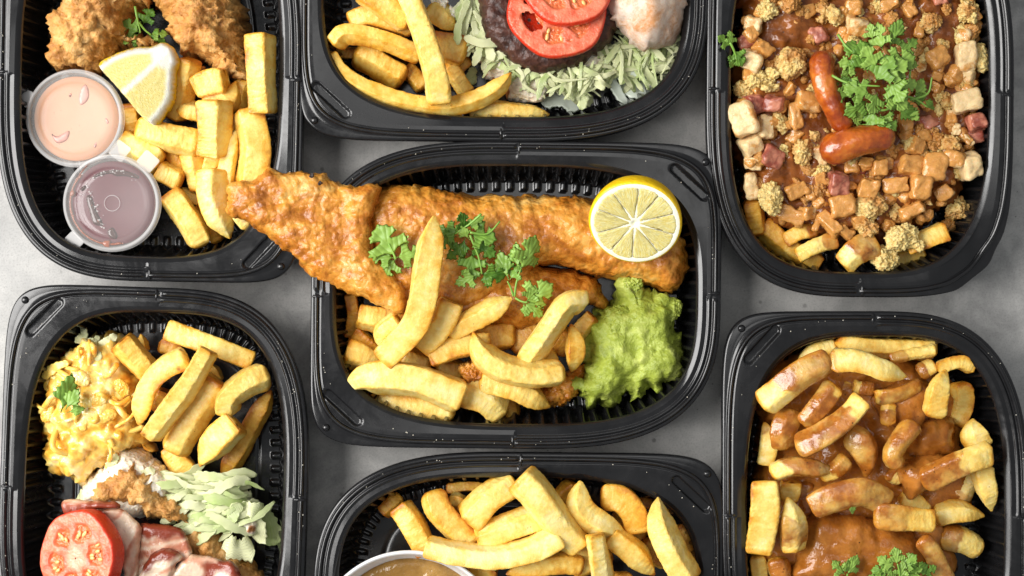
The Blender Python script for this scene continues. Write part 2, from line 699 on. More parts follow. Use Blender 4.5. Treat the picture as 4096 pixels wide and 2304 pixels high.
# diced meats and stuffing
k = NT('diced_chicken')
c0 = k.co()
n1 = k.noise(120, 4, 0.6, c0, 0.4)
n2 = k.noise(500, 3, 0.6, k.co((1, 1, 4)))
col = k.mix(k.mr(n2, 0.25, 0.75), lin(222, 186, 130), lin(236, 208, 158))
gl = k.mr(k.math('ADD', n1, k.math('MULTIPLY', k.math('SUBTRACT', k.tone(), 0.38), 0.75)), 0.42, 0.62)
col = k.mix(k.math('MULTIPLY', gl, 0.85), col, k.mix(n2, lin(186, 112, 34), lin(224, 158, 66)))
br = k.mr(k.noise(90, 3, 0.6, c0), 0.68, 0.78)
col = k.mix(k.math('MULTIPLY', br, 0.6), col, lin(112, 62, 24))
M['diced'] = k.done(col, k.mr(gl, 0, 1, 0.40, 0.14), k.bump(k.math('ADD', n1, k.math('MULTIPLY', n2, 0.4)), 0.0012, 0.7), sss=0.18, spec=0.5, coat=k.math('MULTIPLY', gl, 0.3))
k = NT('diced_bacon')
c0 = k.co()
n1 = k.noise(130, 3, 0.6, k.co((1, 1, 3)))
col = k.mix(k.mr(n1, 0.35, 0.65), lin(142, 70, 54), lin(204, 134, 106))
M['gammon'] = k.done(col, 0.3, k.bump(n1, 0.0006, 0.6), sss=0.15, rad=(1, 0.4, 0.3), spec=0.5)
k = NT('stuffing_crumb')
c0 = k.co()
n1 = k.noise(90, 4, 0.6, c0)
n2 = k.noise(420, 4, 0.7, c0)
col = k.mix(k.mr(n2, 0.3, 0.7), lin(212, 172, 92), lin(244, 222, 152))
col = k.mix(k.math('MULTIPLY', k.mr(k.math('ADD', n1, k.math('MULTIPLY', k.math('SUBTRACT', k.tone(), 0.5), 0.9)), 0.40, 0.68), 0.85), col, lin(188, 122, 54))
h = k.math('ADD', n2, k.math('MULTIPLY', k.vor(520, c0), -0.6))
M['stuffing'] = k.done(col, k.mr(k.tone(), 0.2, 0.8, 0.5, 0.2), k.bump(h, 0.0014, 0.9), sss=0.1, spec=0.4)
k = NT('glazed_sausage')
c0 = k.co()
n1 = k.noise(55, 3, 0.6, c0, 0.4)
n2 = k.noise(240, 4, 0.6, k.co((1, 1, 1)), 0.6)
col = k.ramp(k.math('ADD', k.math('MULTIPLY', n1, 0.75), k.math('MULTIPLY', n2, 0.25)),
             [(0.3, lin(104, 32, 10)), (0.47, lin(152, 62, 16)), (0.62, lin(196, 100, 26)), (0.78, lin(220, 140, 50))])
M['sausage'] = k.done(col, 0.22, k.bump(n2, 0.0009, 0.6), sss=0.12, spec=0.6, coat=0.5, coatr=0.08)

# burger
k = NT('beef_patty')
c0 = k.co()
v = k.vor(260, c0)
n1 = k.noise(200, 4, 0.65, c0)
col = k.mix(k.mr(n1, 0.3, 0.7), lin(44, 23, 17), lin(86, 52, 40))
M['patty'] = k.done(col, 0.42, k.bump(k.math('ADD', k.math('MULTIPLY', v, 0.6), n1), 0.0014, 0.8), spec=0.45)
k = NT('soft_bread')
c0 = k.co()
n1 = k.noise(80, 4, 0.65, c0)
v = k.vor(380, c0)
col = k.mix(k.mr(n1, 0.3, 0.72), lin(236, 220, 192), lin(252, 244, 226))
col = k.mix(k.mr(k.attr('crust'), 0.3, 0.8), col, lin(164, 100, 46))
M['bread'] = k.done(col, 0.75, k.bump(k.math('ADD', v, n1), 0.0012, 0.8), sss=0.15, spec=0.2)
k = NT('floured_crust')
c0 = k.co()
n1 = k.noise(60, 5, 0.7, c0, 0.6)
n2 = k.noise(600, 4, 0.7, c0)
f = k.math('ADD', k.math('MULTIPLY', n1, 0.75), k.math('MULTIPLY', n2, 0.3))
col = k.ramp(f, [(0.38, lin(198, 142, 96)), (0.48, lin(218, 180, 150)), (0.60, lin(232, 212, 194))])
M['flour'] = k.done(col, 0.8, k.bump(f, 0.0009, 0.6), sss=0.08, spec=0.15)
k = NT('tomato')
c0 = k.co()
n1 = k.noise(140, 4, 0.6, c0)
n2 = k.noise(700, 3, 0.6, c0)
col = k.mix(k.mr(n1, 0.3, 0.7), lin(220, 88, 56), lin(240, 138, 104))
col = k.mix(k.attr('core'), col, lin(244, 176, 144))
col = k.mix(k.attr('gel'), col, k.mix(n1, lin(214, 88, 44), lin(240, 146, 92)))
col = k.mix(k.attr('skin'), col, lin(212, 52, 24))
gl = k.attr('gel')
M['tomato'] = k.done(col, k.mr(gl, 0, 1, 0.22, 0.08), k.bump(k.math('ADD', n1, k.math('MULTIPLY', n2, 0.5)), 0.0014, 0.7), sss=0.25, rad=(1, 0.3, 0.2), spec=0.5)
k = NT('tomato_seed')
M['seed'] = k.done(lin(240, 190, 120), 0.2, sss=0.2)
k = NT('lettuce')
c0 = k.co()
n1 = k.noise(70, 3, 0.6, c0)
rib = k.math('ABSOLUTE', k.math('SINE', k.math('MULTIPLY', k.attr('vv'), 26.0)))
col = k.mix(k.math('ADD', k.math('MULTIPLY', k.tone(), 0.55), k.math('MULTIPLY', k.math('SUBTRACT', n1, 0.58), 1.3), True), lin(252, 253, 206), lin(164, 204, 58))
col = k.mix(k.mr(rib, 0.25, 0.0, 0, 0.4), col, lin(254, 255, 240))
k.done(col, 0.18, k.bump(rib, 0.0005, 0.5), spec=0.5)
M['lettuce'] = k.translucent(k.mix(0.4, col, lin(232, 244, 190)), 0.3)
k = NT('white_onion')
c0 = k.co()
n1 = k.noise(40, 3, 0.6, k.co((1, 6, 1)))
k.done(k.mix(n1, lin(212, 222, 204), lin(240, 246, 234)), 0.2, spec=0.5)
M['onion'] = k.translucent(lin(235, 242, 225), 0.2)
k = NT('bacon_rasher')
c0 = k.co()
n1 = k.noise(60, 4, 0.6, c0, 0.5)
n2 = k.noise(300, 3, 0.6, c0)
vv = k.attr('vv')
f = k.math('ADD', k.math('MULTIPLY', vv, 0.34), k.math('MULTIPLY', k.math('SINE', k.math('ADD', k.math('MULTIPLY', vv, 11.0), k.math('MULTIPLY', n1, 9.0))), 0.15))
f = k.math('ADD', f, k.math('MULTIPLY', n1, 0.72))
col = k.ramp(f, [(0.34, lin(238, 212, 184)), (0.50, lin(224, 176, 146)), (0.68, lin(202, 132, 102)), (0.95, lin(164, 88, 62))])
col = k.mix(k.attr('char'), col, lin(138, 58, 36))
k.done(col, 0.24, k.bump(k.math('ADD', n1, n2), 0.0010, 0.5), spec=0.55, sss=0.12)
M['bacon'] = k.m
k = NT('melted_cheese_sauce')
c0 = k.co()
n1 = k.noise(70, 4, 0.6, c0, 0.5)
n2 = k.noise(240, 3, 0.6, c0)
col = k.ramp(n1, [(0.3, lin(220, 134, 42)), (0.42, lin(243, 180, 68)), (0.54, lin(251, 212, 112)), (0.70, lin(254, 236, 184))])
M['cheese'] = k.done(col, 0.16, k.bump(k.math('ADD', n1, k.math('MULTIPLY', n2, 0.4)), 0.0018, 0.6), sss=0.2, spec=0.5, coat=0.2)
k = NT('grated_cheese')
c0 = k.co()
M['shred'] = k.done(k.mix(k.noise(120, 2, 0.5, c0), lin(246, 190, 62), lin(252, 224, 130)), 0.3, sss=0.25, rad=(1, 0.7, 0.2))

# sauce pots
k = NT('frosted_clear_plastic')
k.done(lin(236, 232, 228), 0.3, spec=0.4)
M['clear'] = k.clear(0.15)  # white haze also stands in for the reflection on the chilli lid
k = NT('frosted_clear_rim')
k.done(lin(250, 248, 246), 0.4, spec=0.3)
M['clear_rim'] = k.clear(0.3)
k = NT('pink_sauce')
c0 = k.co()
n1 = k.noise(60, 3, 0.5, c0)
sp = k.math('MULTIPLY', k.mr(k.vor(420, c0), 0.2, 0.08), k.mr(k.noise(120, 2, 0.5, c0), 0.5, 0.62))
col = k.mix(n1, lin(204, 148, 112), lin(214, 164, 130))
M['pink'] = k.done(k.mix(k.math('MULTIPLY', sp, 0.65), col, lin(206, 116, 84)), 0.4, sss=0.2)
k = NT('pink_sauce_pocket')
M['pocket'] = k.done(lin(206, 150, 136), 0.25)
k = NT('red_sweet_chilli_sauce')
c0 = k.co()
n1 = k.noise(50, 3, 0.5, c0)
M['chilli'] = k.done(k.mix(n1, lin(92, 46, 52), lin(112, 64, 72)), 0.12, sss=0.2, rad=(1, 0.4, 0.2), spec=0.5)  # red sauce tinted mauve: the lid's reflection is put into its colour
k = NT('amber_sauce')
M['amber'] = k.done(lin(150, 66, 6), 0.1, spec=0.6)
k = NT('chilli_air_pocket')
M['mauve'] = k.done(lin(58, 18, 12), 0.08, spec=0.6)
k = NT('white_plastic')
M['white'] = k.done(lin(232, 232, 232), 0.28, sss=0.1)
k = NT('salt_grain')
M['salt'] = k.done(lin(225, 220, 205), 0.5)
k = NT('burnt_batter')
M['burnt'] = k.done(lin(34, 16, 10), 0.5)
# ------------------------------------------------------------------ the table
V = np.array([(-0.75, -0.55, 0), (0.75, -0.55, 0), (0.75, 0.55, 0), (-0.75, 0.55, 0), (-0.75, -0.55, -0.03), (0.75, -0.55, -0.03), (0.75, 0.55, -0.03), (-0.75, 0.55, -0.03)])
F = np.array([(0, 1, 2, 3), (7, 6, 5, 4), (0, 4, 5, 1), (1, 5, 6, 2), (2, 6, 7, 3), (3, 7, 4, 0)])
tb = put('table_top', V, F, M['table'], smooth=False)
tag(tb, None, None, None, 'structure')

# ------------------------------------------------------------------ black takeaway trays
TA, TB = 514 * 2.24e-4, 385 * 2.24e-4     # half length and half width of the rim
FLOOR = 0.005


def tray_meshes(ear_n=(9.0, 5.3), bent=None):
    """Meshes of one tray lying along x: rim, ribbed wall, base. Ears at +x+y and -x-y."""
    nrib = 84
    N = nrib * 10

    def sup(phi, n, a=TA, b=TB):
        c, s = np.abs(np.cos(phi)), np.abs(np.sin(phi))
        r = ((c / a) ** n + (s / b) ** n) ** (-1.0 / n)
        return np.stack([r * np.cos(phi), r * np.sin(phi)], 1)

    ph = np.linspace(0, 2 * np.pi, 20001)
    C = sup(ph, 2.95)
    L = np.concatenate([[0], np.cumsum(np.linalg.norm(np.diff(C, axis=0), axis=1))])
    phi = np.interp(np.linspace(0, L[-1], N, endpoint=False), L, ph)
    C0 = sup(phi, 2.95)
    ear = (np.cos(phi) * np.sin(phi)) > 0
    n_o, n_b = np.full(N, 2.95), np.full(N, 2.95)
    n_o[ear], n_b[ear] = ear_n
    if bent is not None:
        q = ear & ((np.cos(phi) * bent) > 0)
        n_o[q], n_b[q] = 4.2, 3.6
    O, C1 = sup(phi, n_o), sup(phi, n_b)

    def nrm(P):
        t = np.roll(P, -1, 0) - np.roll(P, 1, 0)
        n = np.stack([-t[:, 1], t[:, 0]], 1)
        return n / np.linalg.norm(n, axis=1)[:, None]

    n0, n1, no = nrm(C0), nrm(C1), nrm(O)
    mm = 0.001
    earw = np.where(ear, np.abs(np.sin(2 * phi)) ** 0.35, 0)          # 0 at the side middles
    plain = 1 - ear.astype(float)
    ax = np.minimum(np.abs(np.sin(phi)) * TB * 1.3, np.abs(np.cos(phi)) * TA * 1.3)
    notch = 1 - np.exp(-(ax / (1.6 * mm)) ** 2)                       # little gaps in the beads at mid sides
    u = (np.arange(N) % 10) / 10.0
    lobe = np.sqrt(np.clip(1 - ((u - 0.5) / 0.36) ** 2, 0, 1))
    pill = np.sqrt(np.clip(1 - ((u - 0.5) / 0.24) ** 2, 0, 1))
    one = np.ones(N)
    rim, wall, base = [], [], []

    def ring(lst, P, z):
        lst.append(np.c_[P, z * one])

    ring(rim, O - no * 0.9 * mm, RIM - 6.0 * mm)
    ring(rim, O - no * 0.7 * mm, RIM - 2.5 * mm)
    ring(rim, O - no * 0.2 * mm, RIM - 1.7 * mm)
    ring(rim, O + no * 0.6 * mm, RIM - 1.5 * mm)
    E = O + no * 1.0 * mm
    B0 = C1 + n1 * 1.2 * mm
    ring(rim, E * 0.5 + B0 * 0.5, RIM - 1.5 * mm)
    for d, z in ((1.2, -1.5), (1.5, -0.9), (2.0, -0.1), (2.6, 0.25), (3.2, 0.0), (3.7, -0.7), (4.1, -1.25), (4.5, -1.45)):
        zz = RIM + (z + 1.4) * mm * notch - 1.4 * mm
        ring(rim, C1 + n1 * d * mm, zz)
    for d, z in ((5.0, -1.2), (5.5, -0.5), (6.0, -0.3), (6.5, -0.45), (7.0, -1.1), (7.5, -1.4)):
        w = plain * notch
        ring(rim, C1 + n1 * d * mm, RIM + (z * w + (-0.55) * (1 - w)) * mm)
    inner = C0 + n0 * 9.9 * mm
    last = C1 + n1 * 7.5 * mm
    for f in np.linspace(0.04, 1, 24):
        ring(rim, last * (1 - f) + inner * f, RIM + (-1.4 * plain - 0.55 * (1 - plain)) * (1 - f) * mm - 1.0 * f * mm)
    RV = np.vstack(rim)
    # the capsule-shaped recess in each eared corner
    for sx in (1, -1):
        a = np.array([0.397, -0.322]) * 0.224 * sx * [1, -1]
        b = np.array([0.470, -0.255]) * 0.224 * sx * [1, -1]
        if bent == sx:
            continue
        d = dist_to(RV[:, :2], np.array([a, b]), False)
        RV[:, 2] -= 2.2 * mm * sm(3.1 * mm, 2.0 * mm, d)
    if bent is not None:                                               # one squashed corner: folded down and wavy
        q = np.array([TA, TB]) * 0.93 * bent
        d = np.linalg.norm(RV[:, :2] - q, axis=1)
        w = sm(42 * mm, 6 * mm, d)
        RV[:, 2] += w * (-5 * mm + 3.0 * mm * perlin(RV * (70, 70, 0) + 4.2))
        RV[:, :2] += (w * 2.0 * mm * perlin(RV * (60, 60, 0) + 9.1))[:, None]
    # wall: smooth shoulder, then flutes
    for d, z in ((9.9, -1.0), (10.4, -1.2), (11.0, -1.5), (11.8, -2.0), (12.6, -2.7), (13.2, -3.5)):
        ring(wall, C0 + n0 * d * mm, RIM + z * mm)
    for w in np.concatenate([[0, .012, .03, .055, .085], np.linspace(0.12, 1, 12)]):
        d = 13.4 + 6.6 * w
        z = RIM - 3.9 * mm - (RIM - 3.9 * mm - FLOOR - 1.2 * mm) * w
        rise = np.sqrt(np.clip(1 - (1 - np.clip(w / 0.10, 0, 1)) ** 2, 0, 1))
        dep = 3.3 * mm * lobe * rise
        ring(wall, C0 + n0 * (d * mm - dep)[:, None], z)
    for d, z in ((20.1, 0.8), (20.4, 0.3), (20.8, 0.0)):
        dep = 2.6 * mm * lobe * np.clip((21.4 - d) / 1.5, 0, 1) * 0.6
        ring(wall, C0 + n0 * (d * mm - dep)[:, None], FLOOR + z * mm)
    for d, h in ((18.7, 0.0), (19.2, 0.7), (19.9, 1.0), (21.1, 1.0), (22.5, 1.0), (23.7, 1.0), (24.5, 0.9), (25.1, 0.55), (25.5, 0.0)):
        ring(base, C0 + n0 * d * mm, FLOOR + 1.6 * mm * h * pill + (0.0 if d < 21.5 else 0.05 * mm))
    G = C0 + n0 * 26.5 * mm
    for f in (1.0, 0.93, 0.905, 0.895, 0.885, 0.86, 0.6, 0.3, 0.02):
        ring(base, G * f, FLOOR + (0.05 - 0.5 * (f == 0.895)) * mm)
    out = []
    for nm, lst in (('rim', rim), ('wall', wall), ('base', base)):
        P = RV if nm == 'rim' else np.vstack(lst)
        out.append(mesh('tray_' + nm, P, tris(grid_faces(len(lst), N))))
        out[-1].materials.append(M['plastic'])
    return out


def dome_mesh(r, h):
    th = np.linspace(0, 2 * np.pi, 20, endpoint=False)
    P = np.array([(r * math.cos(a) * c, r * math.sin(a) * c, h * s) for c, s in ((1.25, -0.1), (1.0, 0.15), (0.92, 0.5), (0.7, 0.82), (0.4, 0.96), (0.02, 1.0)) for a in th])
    me = mesh('stacking_nub', P, tris(grid_faces(6, 20)))
    me.materials.append(M['plastic'])
    return me


def bar_mesh():
    P, Fc = [], []
    for x, s in ((-1, 0.3), (-0.8, 1), (0.8, 1), (1, 0.3)):
        for a in np.linspace(0, np.pi, 7):
            P.append((x * 0.0035, 0.0009 * s * math.cos(a), 0.0011 * s * math.sin(a)))
    me = mesh('rim_notch', np.array(P), tris(grid_faces(4, 7, False)))
    me.materials.append(M['plastic'])
    return me


std = tray_meshes()
crushed = tray_meshes(bent=1)
nub, bar = dome_mesh(0.0020, 0.0017), bar_mesh()


def tray(cx, cy, rot, label, meshes=std, z=0.0):
    """cx, cy: photo pixels of the middle of the rim; rot: degrees clockwise in the picture."""
    p = W(cx, cy, RIM)
    t = thing('takeaway_tray', label, 'food tray', (p[0], p[1], z), 'black takeaway trays')
    t.rotation_euler.z = R(-rot)
    for nm, me in zip(('rim', 'wall', 'base'), meshes):
        o = bpy.data.objects.new(nm, me)
        o.parent = t
        COL.objects.link(o)
    for s in (1, -1):
        if meshes is crushed and s == 1:
            continue
        o = bpy.data.objects.new('stacking_nub', nub)
        o.parent = t
        o.location = (s * 0.1063, s * 0.0760, RIM - 0.0016)
        COL.objects.link(o)
    for x, y, r in ((0.001, TB - 0.0036, 90), (-0.001, -TB + 0.0036, 90), (TA - 0.0036, 0.002, 0), (-TA + 0.0036, -0.002, 0)):
        o = bpy.data.objects.new('rim_notch', bar)
        o.parent = t
        o.location = (x, y, RIM - 0.0014)
        o.rotation_euler.z = R(r)
        COL.objects.link(o)
    return t


K = 4096 / 2576
tray(375 * K, 190 * K, 91.0, 'black tray of fried chicken, chips, lemon wedge and two lidded sauce pots')
tray(1268 * K, -33 * K, 0.5, 'black tray holding the burger with tomato slices, lettuce and long chips')
tray(2166 * K, 230 * K, 90.5, 'black tray with a bent corner, heaped with gravy, diced meat and sausages', crushed)
tray(1298 * K, 742 * K, 0.6, 'black tray under the big battered fish, with chips and mushy peas')
tray(384 * K, 1241 * K, 92.0, 'black tray with cheesy heap, straight chips, bacon, tomato and lettuce')
tray(1303 * K, 1528 * K, 0.5, 'black tray of plain chips with a white pot of sauce')
tray(2206 * K, 1301 * K, 90.0, 'black tray of chips smothered in smooth brown gravy')


# ------------------------------------------------------------------ chips
CHIPS = 'thick cut fried chips'


def chip(label, pts, w, tone=0.35, ends='ff', h=None, roll=None, gravy=None, n=64, m=36, cat='chip', group=CHIPS, name='chip', sq=None):
    """One fried chip swept along pts (px, py, z); w in photo pixels; ends: f cut flat, r rounded, p pointed."""
    _seed[0] += 1
    sd = _seed[0]
    rnd = random.Random(sd)
    P = np.array([W(*p) for p in pts])
    if len(P) == 2:
        mid = (P[0] + P[1]) / 2 + np.array([rnd.uniform(-1, 1), rnd.uniform(-1, 1), rnd.uniform(0, 0.8)]) * 0.0012
        P = np.array([P[0], mid, P[1]])
    C = spline(P, n)
    t = np.linspace(0, 1, n)
    t = 0.5 - 0.5 * np.cos(np.pi * t) * (0.55 + 0.45 * np.abs(np.cos(np.pi * t)))     # stations crowd the ends
    Ls = np.linspace(0, 1, n)
    C = np.stack([np.interp(t, Ls, C[:, q]) for q in range(3)], 1)
    T = np.gradient(C, axis=0)
    T /= np.linalg.norm(T, axis=1)[:, None] + 1e-12
    Sd = np.cross([0, 0, 1.0], T)
    Sd /= np.linalg.norm(Sd, axis=1)[:, None]
    U = np.cross(T, Sd)
    r0 = rnd.uniform(-0.35, 0.35) if roll is None else roll
    tw = rnd.uniform(-0.25, 0.25)
    ra = (r0 + tw * (t - 0.5))[:, None]
    A, B = Sd * np.cos(ra) + U * np.sin(ra), U * np.cos(ra) - Sd * np.sin(ra)
    k = S * (CAM_H - P[:, 2].mean()) / (CAM_H - RIM)
    L = np.linalg.norm(np.diff(C, axis=0), axis=1).sum()
    hw = 0.925 * w * k * 0.5 / (abs(math.cos(r0)) + 0.55 * abs(math.sin(r0)))
    hh = (h * k * 0.5) if h else min(hw * rnd.uniform(0.75, 0.98), 0.0072)
    if gravy is not None and h is None:
        hh *= 0.62
        hw *= 0.90
        sh0 = rnd.uniform(-0.25, 0.25)
        C = C + (Sd * np.sin(t * np.pi)[:, None]) * hw * sh0

    def tap(e, x):
        if e == 'f':
            q = np.clip(x / min(0.22, 0.30 * hw / L), 0, 1)
            return 0.84 + 0.16 * (1 - (1 - q) ** 2.5)
        if e == 'r':
            q = np.clip(x / min(0.4, 0.75 * hw / L), 0, 1)
            return np.clip(1 - (1 - q) ** 2.4, 0.0, 1) ** 0.5 * 0.75 + 0.25
        q = np.clip(x / min(0.55, 2.6 * hw / L), 0, 1)
        return 0.10 + 0.90 * (1 - (1 - q) ** 1.7)

    tp = tap(ends[0], t) * tap(ends[1], 1 - t)
    wob = 1 + 0.07 * np.sin(t * rnd.uniform(2, 5) + rnd.uniform(0, 6))
    th = np.linspace(0, 2 * np.pi, m, endpoint=False)
    ex = sq or (rnd.uniform(6.5, 13.0) if gravy is None else rnd.uniform(3.2, 6.0))
    cx = np.sign(np.cos(th)) * np.abs(np.cos(th)) ** (2 / ex)
    cy = np.sign(np.sin(th)) * np.abs(np.sin(th)) ** (2 / ex)
    kk, sh = rnd.uniform(-0.08, 0.34), rnd.uniform(-0.32, 0.32)
    cx = cx * (1 - kk * cy) + sh * cy
    X = cx[None, :] * (hw * tp * wob)[:, None]
    Y = cy[None, :] * (hh * np.minimum(tp * 1.05, 1))[:, None]
    V = (C[:, None] + A[:, None] * X[..., None] + B[:, None] * Y[..., None]).reshape(-1, 3)
    V = np.vstack([V, C[0] - T[0] * hw * 0.05, C[-1] + T[-1] * hw * 0.05])
    j = np.arange(m)
    F = np.vstack([tris(grid_faces(n, m)), np.c_[np.full(m, n * m), (j + 1) % m, j], np.c_[np.full(m, n * m + 1), (n - 1) * m + j, (n - 1) * m + (j + 1) % m]])
    N = normals(V, F)
    dv = field(V, [('p', 60, 0.00042), ('p', 210, 0.00022), ('b', 420, 0.00022)], sd)
    corner = np.clip(np.abs(cx * cy), 0, 1.2) ** 3
    endm = np.clip(1 - np.minimum(t, 1 - t) * L / (0.55 * hw), 0, 1)
    ed = np.clip(corner[None, :] * 0.85 + endm[:, None] * 0.9, 0, 1).ravel()
    ed = np.append(ed, [0.9, 0.9]) * (0.55 + 0.9 * np.clip(perlin(V * 120 + sd) + 0.3, 0, 1))
    at = {'edge': np.clip(ed, 0, 1)}
    if gravy is not None:
        a, b, dens = gravy
        tt = np.append(np.repeat(t, m), [0, 1])
        jit = 0.12 * fbm(V * 130 + sd, 3) + 0.05 * np.append(np.tile(np.cos(th + sd), n), [0, 0])
        g = (sm(a - 0.10, a + 0.10, tt + jit) if a > 0 else 1) * (sm(b + 0.10, b - 0.10, tt + jit) if b < 1 else 1)
        up = sm(-0.55, 0.1, N[:, 2] + 0.5 * fbm(V * 130 + sd + 3, 2))
        g = g * up * sm(-0.6 * dens - 0.25, -0.6 * dens + 0.05, fbm(V * 90 + sd + 8, 2)) if dens < 1 else g * up
        at['gravy'] = g
        dv = dv * (1 - 0.3 * g) + 0.0005 * g
    V = V + N * dv[:, None]
    o = put(name, V, F, M['chip'], None, at, tone=max(0.0, tone + rnd.uniform(-0.06, 0.06)))
    return tag(o, label, cat, group)


# ------------------------------------------------------------------ parsley
def leaf_template(var):
    half = [[(0.0, 0.015), (0.10, 0.03), (0.20, 0.16), (0.22, 0.34), (0.17, 0.46), (0.27, 0.44), (0.33, 0.52), (0.39, 0.45), (0.48, 0.46), (0.47, 0.34), (0.50, 0.20), (0.54, 0.13),
             (0.60, 0.24), (0.63, 0.34), (0.71, 0.30), (0.78, 0.31), (0.80, 0.22), (0.89, 0.19), (0.91, 0.09)],
            [(0.0, 0.015), (0.12, 0.04), (0.20, 0.22), (0.15, 0.38), (0.25, 0.40), (0.30, 0.50), (0.38, 0.42), (0.46, 0.36), (0.45, 0.22), (0.52, 0.12), (0.58, 0.19), (0.60, 0.29), (0.70, 0.27), (0.75, 0.18), (0.86, 0.17), (0.90, 0.07)],
            [(0.0, 0.015), (0.16, 0.03), (0.30, 0.12), (0.36, 0.28), (0.45, 0.36), (0.50, 0.28), (0.60, 0.32), (0.64, 0.23), (0.74, 0.23), (0.78, 0.14), (0.88, 0.13), (0.92, 0.05)]][var]
    pol = np.array(half + [(1.0, 0.0)] + [(x, -y * 0.94) for x, y in half[::-1]])
    V, F, A = slab('leaf', pol, 0.0, 0.008, None, step=0.05, Redge=0.03, px=False, n_out=110, raw=True, Hb=0.008)
    x, y = V[:, 0], V[:, 1]
    A['vein'] = np.abs(y) * 1.15 - x * 0.35
    V[:, 2] += 0.10 * np.abs(y) ** 1.0 * np.exp(-np.abs(y) * 3) + 0.05 * perlin(np.c_[x * 4.5, y * 4.5, x * 0 + var * 3.1])
    return V, F, A


LEAF = [leaf_template(i) for i in range(3)]


def parsley(label, leaves, stems, tone=0.35, name='parsley_sprig', group='parsley garnish', cat='parsley'):
    """leaves: (px, py, z, angle in the picture, length px[, pitch, variant]); stems: lists of (px, py, z)."""
    zs = min([l[2] for l in leaves] + [q[2] for s in stems for q in s])
    c = np.mean([W(*l[:3]) for l in leaves], 0)
    t = thing(name, label, cat, (c[0], c[1], zs - 0.001), group)
    for i, l in enumerate(leaves):
        _seed[0] += 1
        rnd = random.Random(_seed[0])
        px, py, z, ang, ln = l[:5]
        pitch = l[5] if len(l) > 5 else rnd.uniform(-10, 28)
        V, F, A = LEAF[l[6] if len(l) > 6 else rnd.randrange(3)]
        B = W(px, py, z)
        kx = S * (CAM_H - z) / (CAM_H - RIM) * ln
        X = V * kx * (1, rnd.uniform(0.95, 1.25), 1)
        X[:, 2] += -0.28 * X[:, 0] ** 2 / kx * rnd.uniform(0.2, 1.2) + rnd.uniform(-1, 1) * 0.5 * X[:, 1] ** 2 / kx
        ax = rnd.uniform(-0.7, 0.7)
        cr, sr = math.cos(ax), math.sin(ax)
        X = np.c_[X[:, 0], X[:, 1] * cr - X[:, 2] * sr, X[:, 1] * sr + X[:, 2] * cr]
        cp, sp_ = math.cos(R(pitch)), math.sin(R(pitch))
        X = np.c_[X[:, 0] * cp - X[:, 2] * sp_, X[:, 1], X[:, 0] * sp_ + X[:, 2] * cp]
        ca, sa = math.cos(R(ang)), math.sin(R(ang))
        X = np.c_[X[:, 0] * ca - X[:, 1] * sa, X[:, 0] * sa + X[:, 1] * ca, X[:, 2]] + B
        put('leaf', X, F, M['leaf'], t, {'vein': A['vein']}, tone=min(1, max(0, tone + rnd.uniform(-0.5, 0.45))))
    for s in stems:
        tube('stem', s, 0.0006, M['stem'], t, m=7, n=14, taper=(1.25, 0.75))
    return t


# ------------------------------------------------------------------ dice and crumb lumps
def _cube(n=9):
    g = np.linspace(-1, 1, n)
    V, F = [], []
    for ax in range(3):
        for sg in (-1, 1):
            b = len(V)
            for i in range(n):
                for j in range(n):
                    p = [0, 0, 0]
                    p[ax], p[(ax + 1) % 3], p[(ax + 2) % 3] = sg, g[i], g[j]
                    V.append(p)
            for i in range(n - 1):
                for j in range(n - 1):
                    q = [b + i * n + j, b + (i + 1) * n + j, b + (i + 1) * n + j + 1, b + i * n + j + 1]
                    F.append(q if sg > 0 else q[::-1])
    V = np.round(np.array(V, float), 6)
    u, inv = np.unique(V, axis=0, return_inverse=True)
    return u, tris(inv.ravel()[np.array(F)])


CUBE = _cube(11)


def _ball(n=3):
    import bmesh
    bm = bmesh.new()
    bmesh.ops.create_icosphere(bm, subdivisions=n, radius=1)
    V = np.array([v.co for v in bm.verts])
    F = np.array([[v.index for v in f.verts] for f in bm.faces])
    bm.free()
    return V, F


BALL = _ball(5)
BALL4 = _ball(4)
BALL2 = _ball(2)


def rotm(rnd, ang, tilt):
    from mathutils import Euler
    return np.array(Euler((rnd.uniform(-tilt, tilt), rnd.uniform(-tilt, tilt), R(ang)), 'XYZ').to_matrix())


def dice(label, cx, cy, z, sx, sy, ang, kind, tone=0.5, name=None, cat=None, group=None, tilt=0.35, ht=None):
    """A cut cube or block of meat: size in photo pixels, ang in the picture, z of its middle."""
    _seed[0] += 1
    rnd = random.Random(_seed[0])
    k = S * (CAM_H - z) / (CAM_H - RIM) * 0.5
    V, F = CUBE
    p = 5.5 + rnd.uniform(-0.8, 3.0)
    V = V / (np.abs(V) ** p).sum(1)[:, None] ** (1 / p)
    hz = (ht or min(sx, sy)) * k
    V = V * (sx * k, sy * k, hz)
    V[:, :2] *= (1 + rnd.uniform(-0.12, 0.12) * V[:, 2:3] / hz)
    V[:, 0] += V[:, 1] * rnd.uniform(-0.18, 0.18)
    V = V @ rotm(rnd, ang, tilt).T + W(cx, cy, z)
    N = normals(V, F)
    V = V + N * field(V, [('p', 100, 0.0012), ('p', 260, 0.0006), ('b', 420, 0.0003)], _seed[0])[:, None]
    nm = name or ('chicken_dice' if kind == 'diced' else 'bacon_dice')
    o = put(nm, V, F, M[kind], None, None, tone=tone)
    return tag(o, label, cat or ('diced chicken' if kind == 'diced' else 'diced bacon'), group or ('diced chicken in gravy' if kind == 'diced' else 'diced bacon in gravy'))


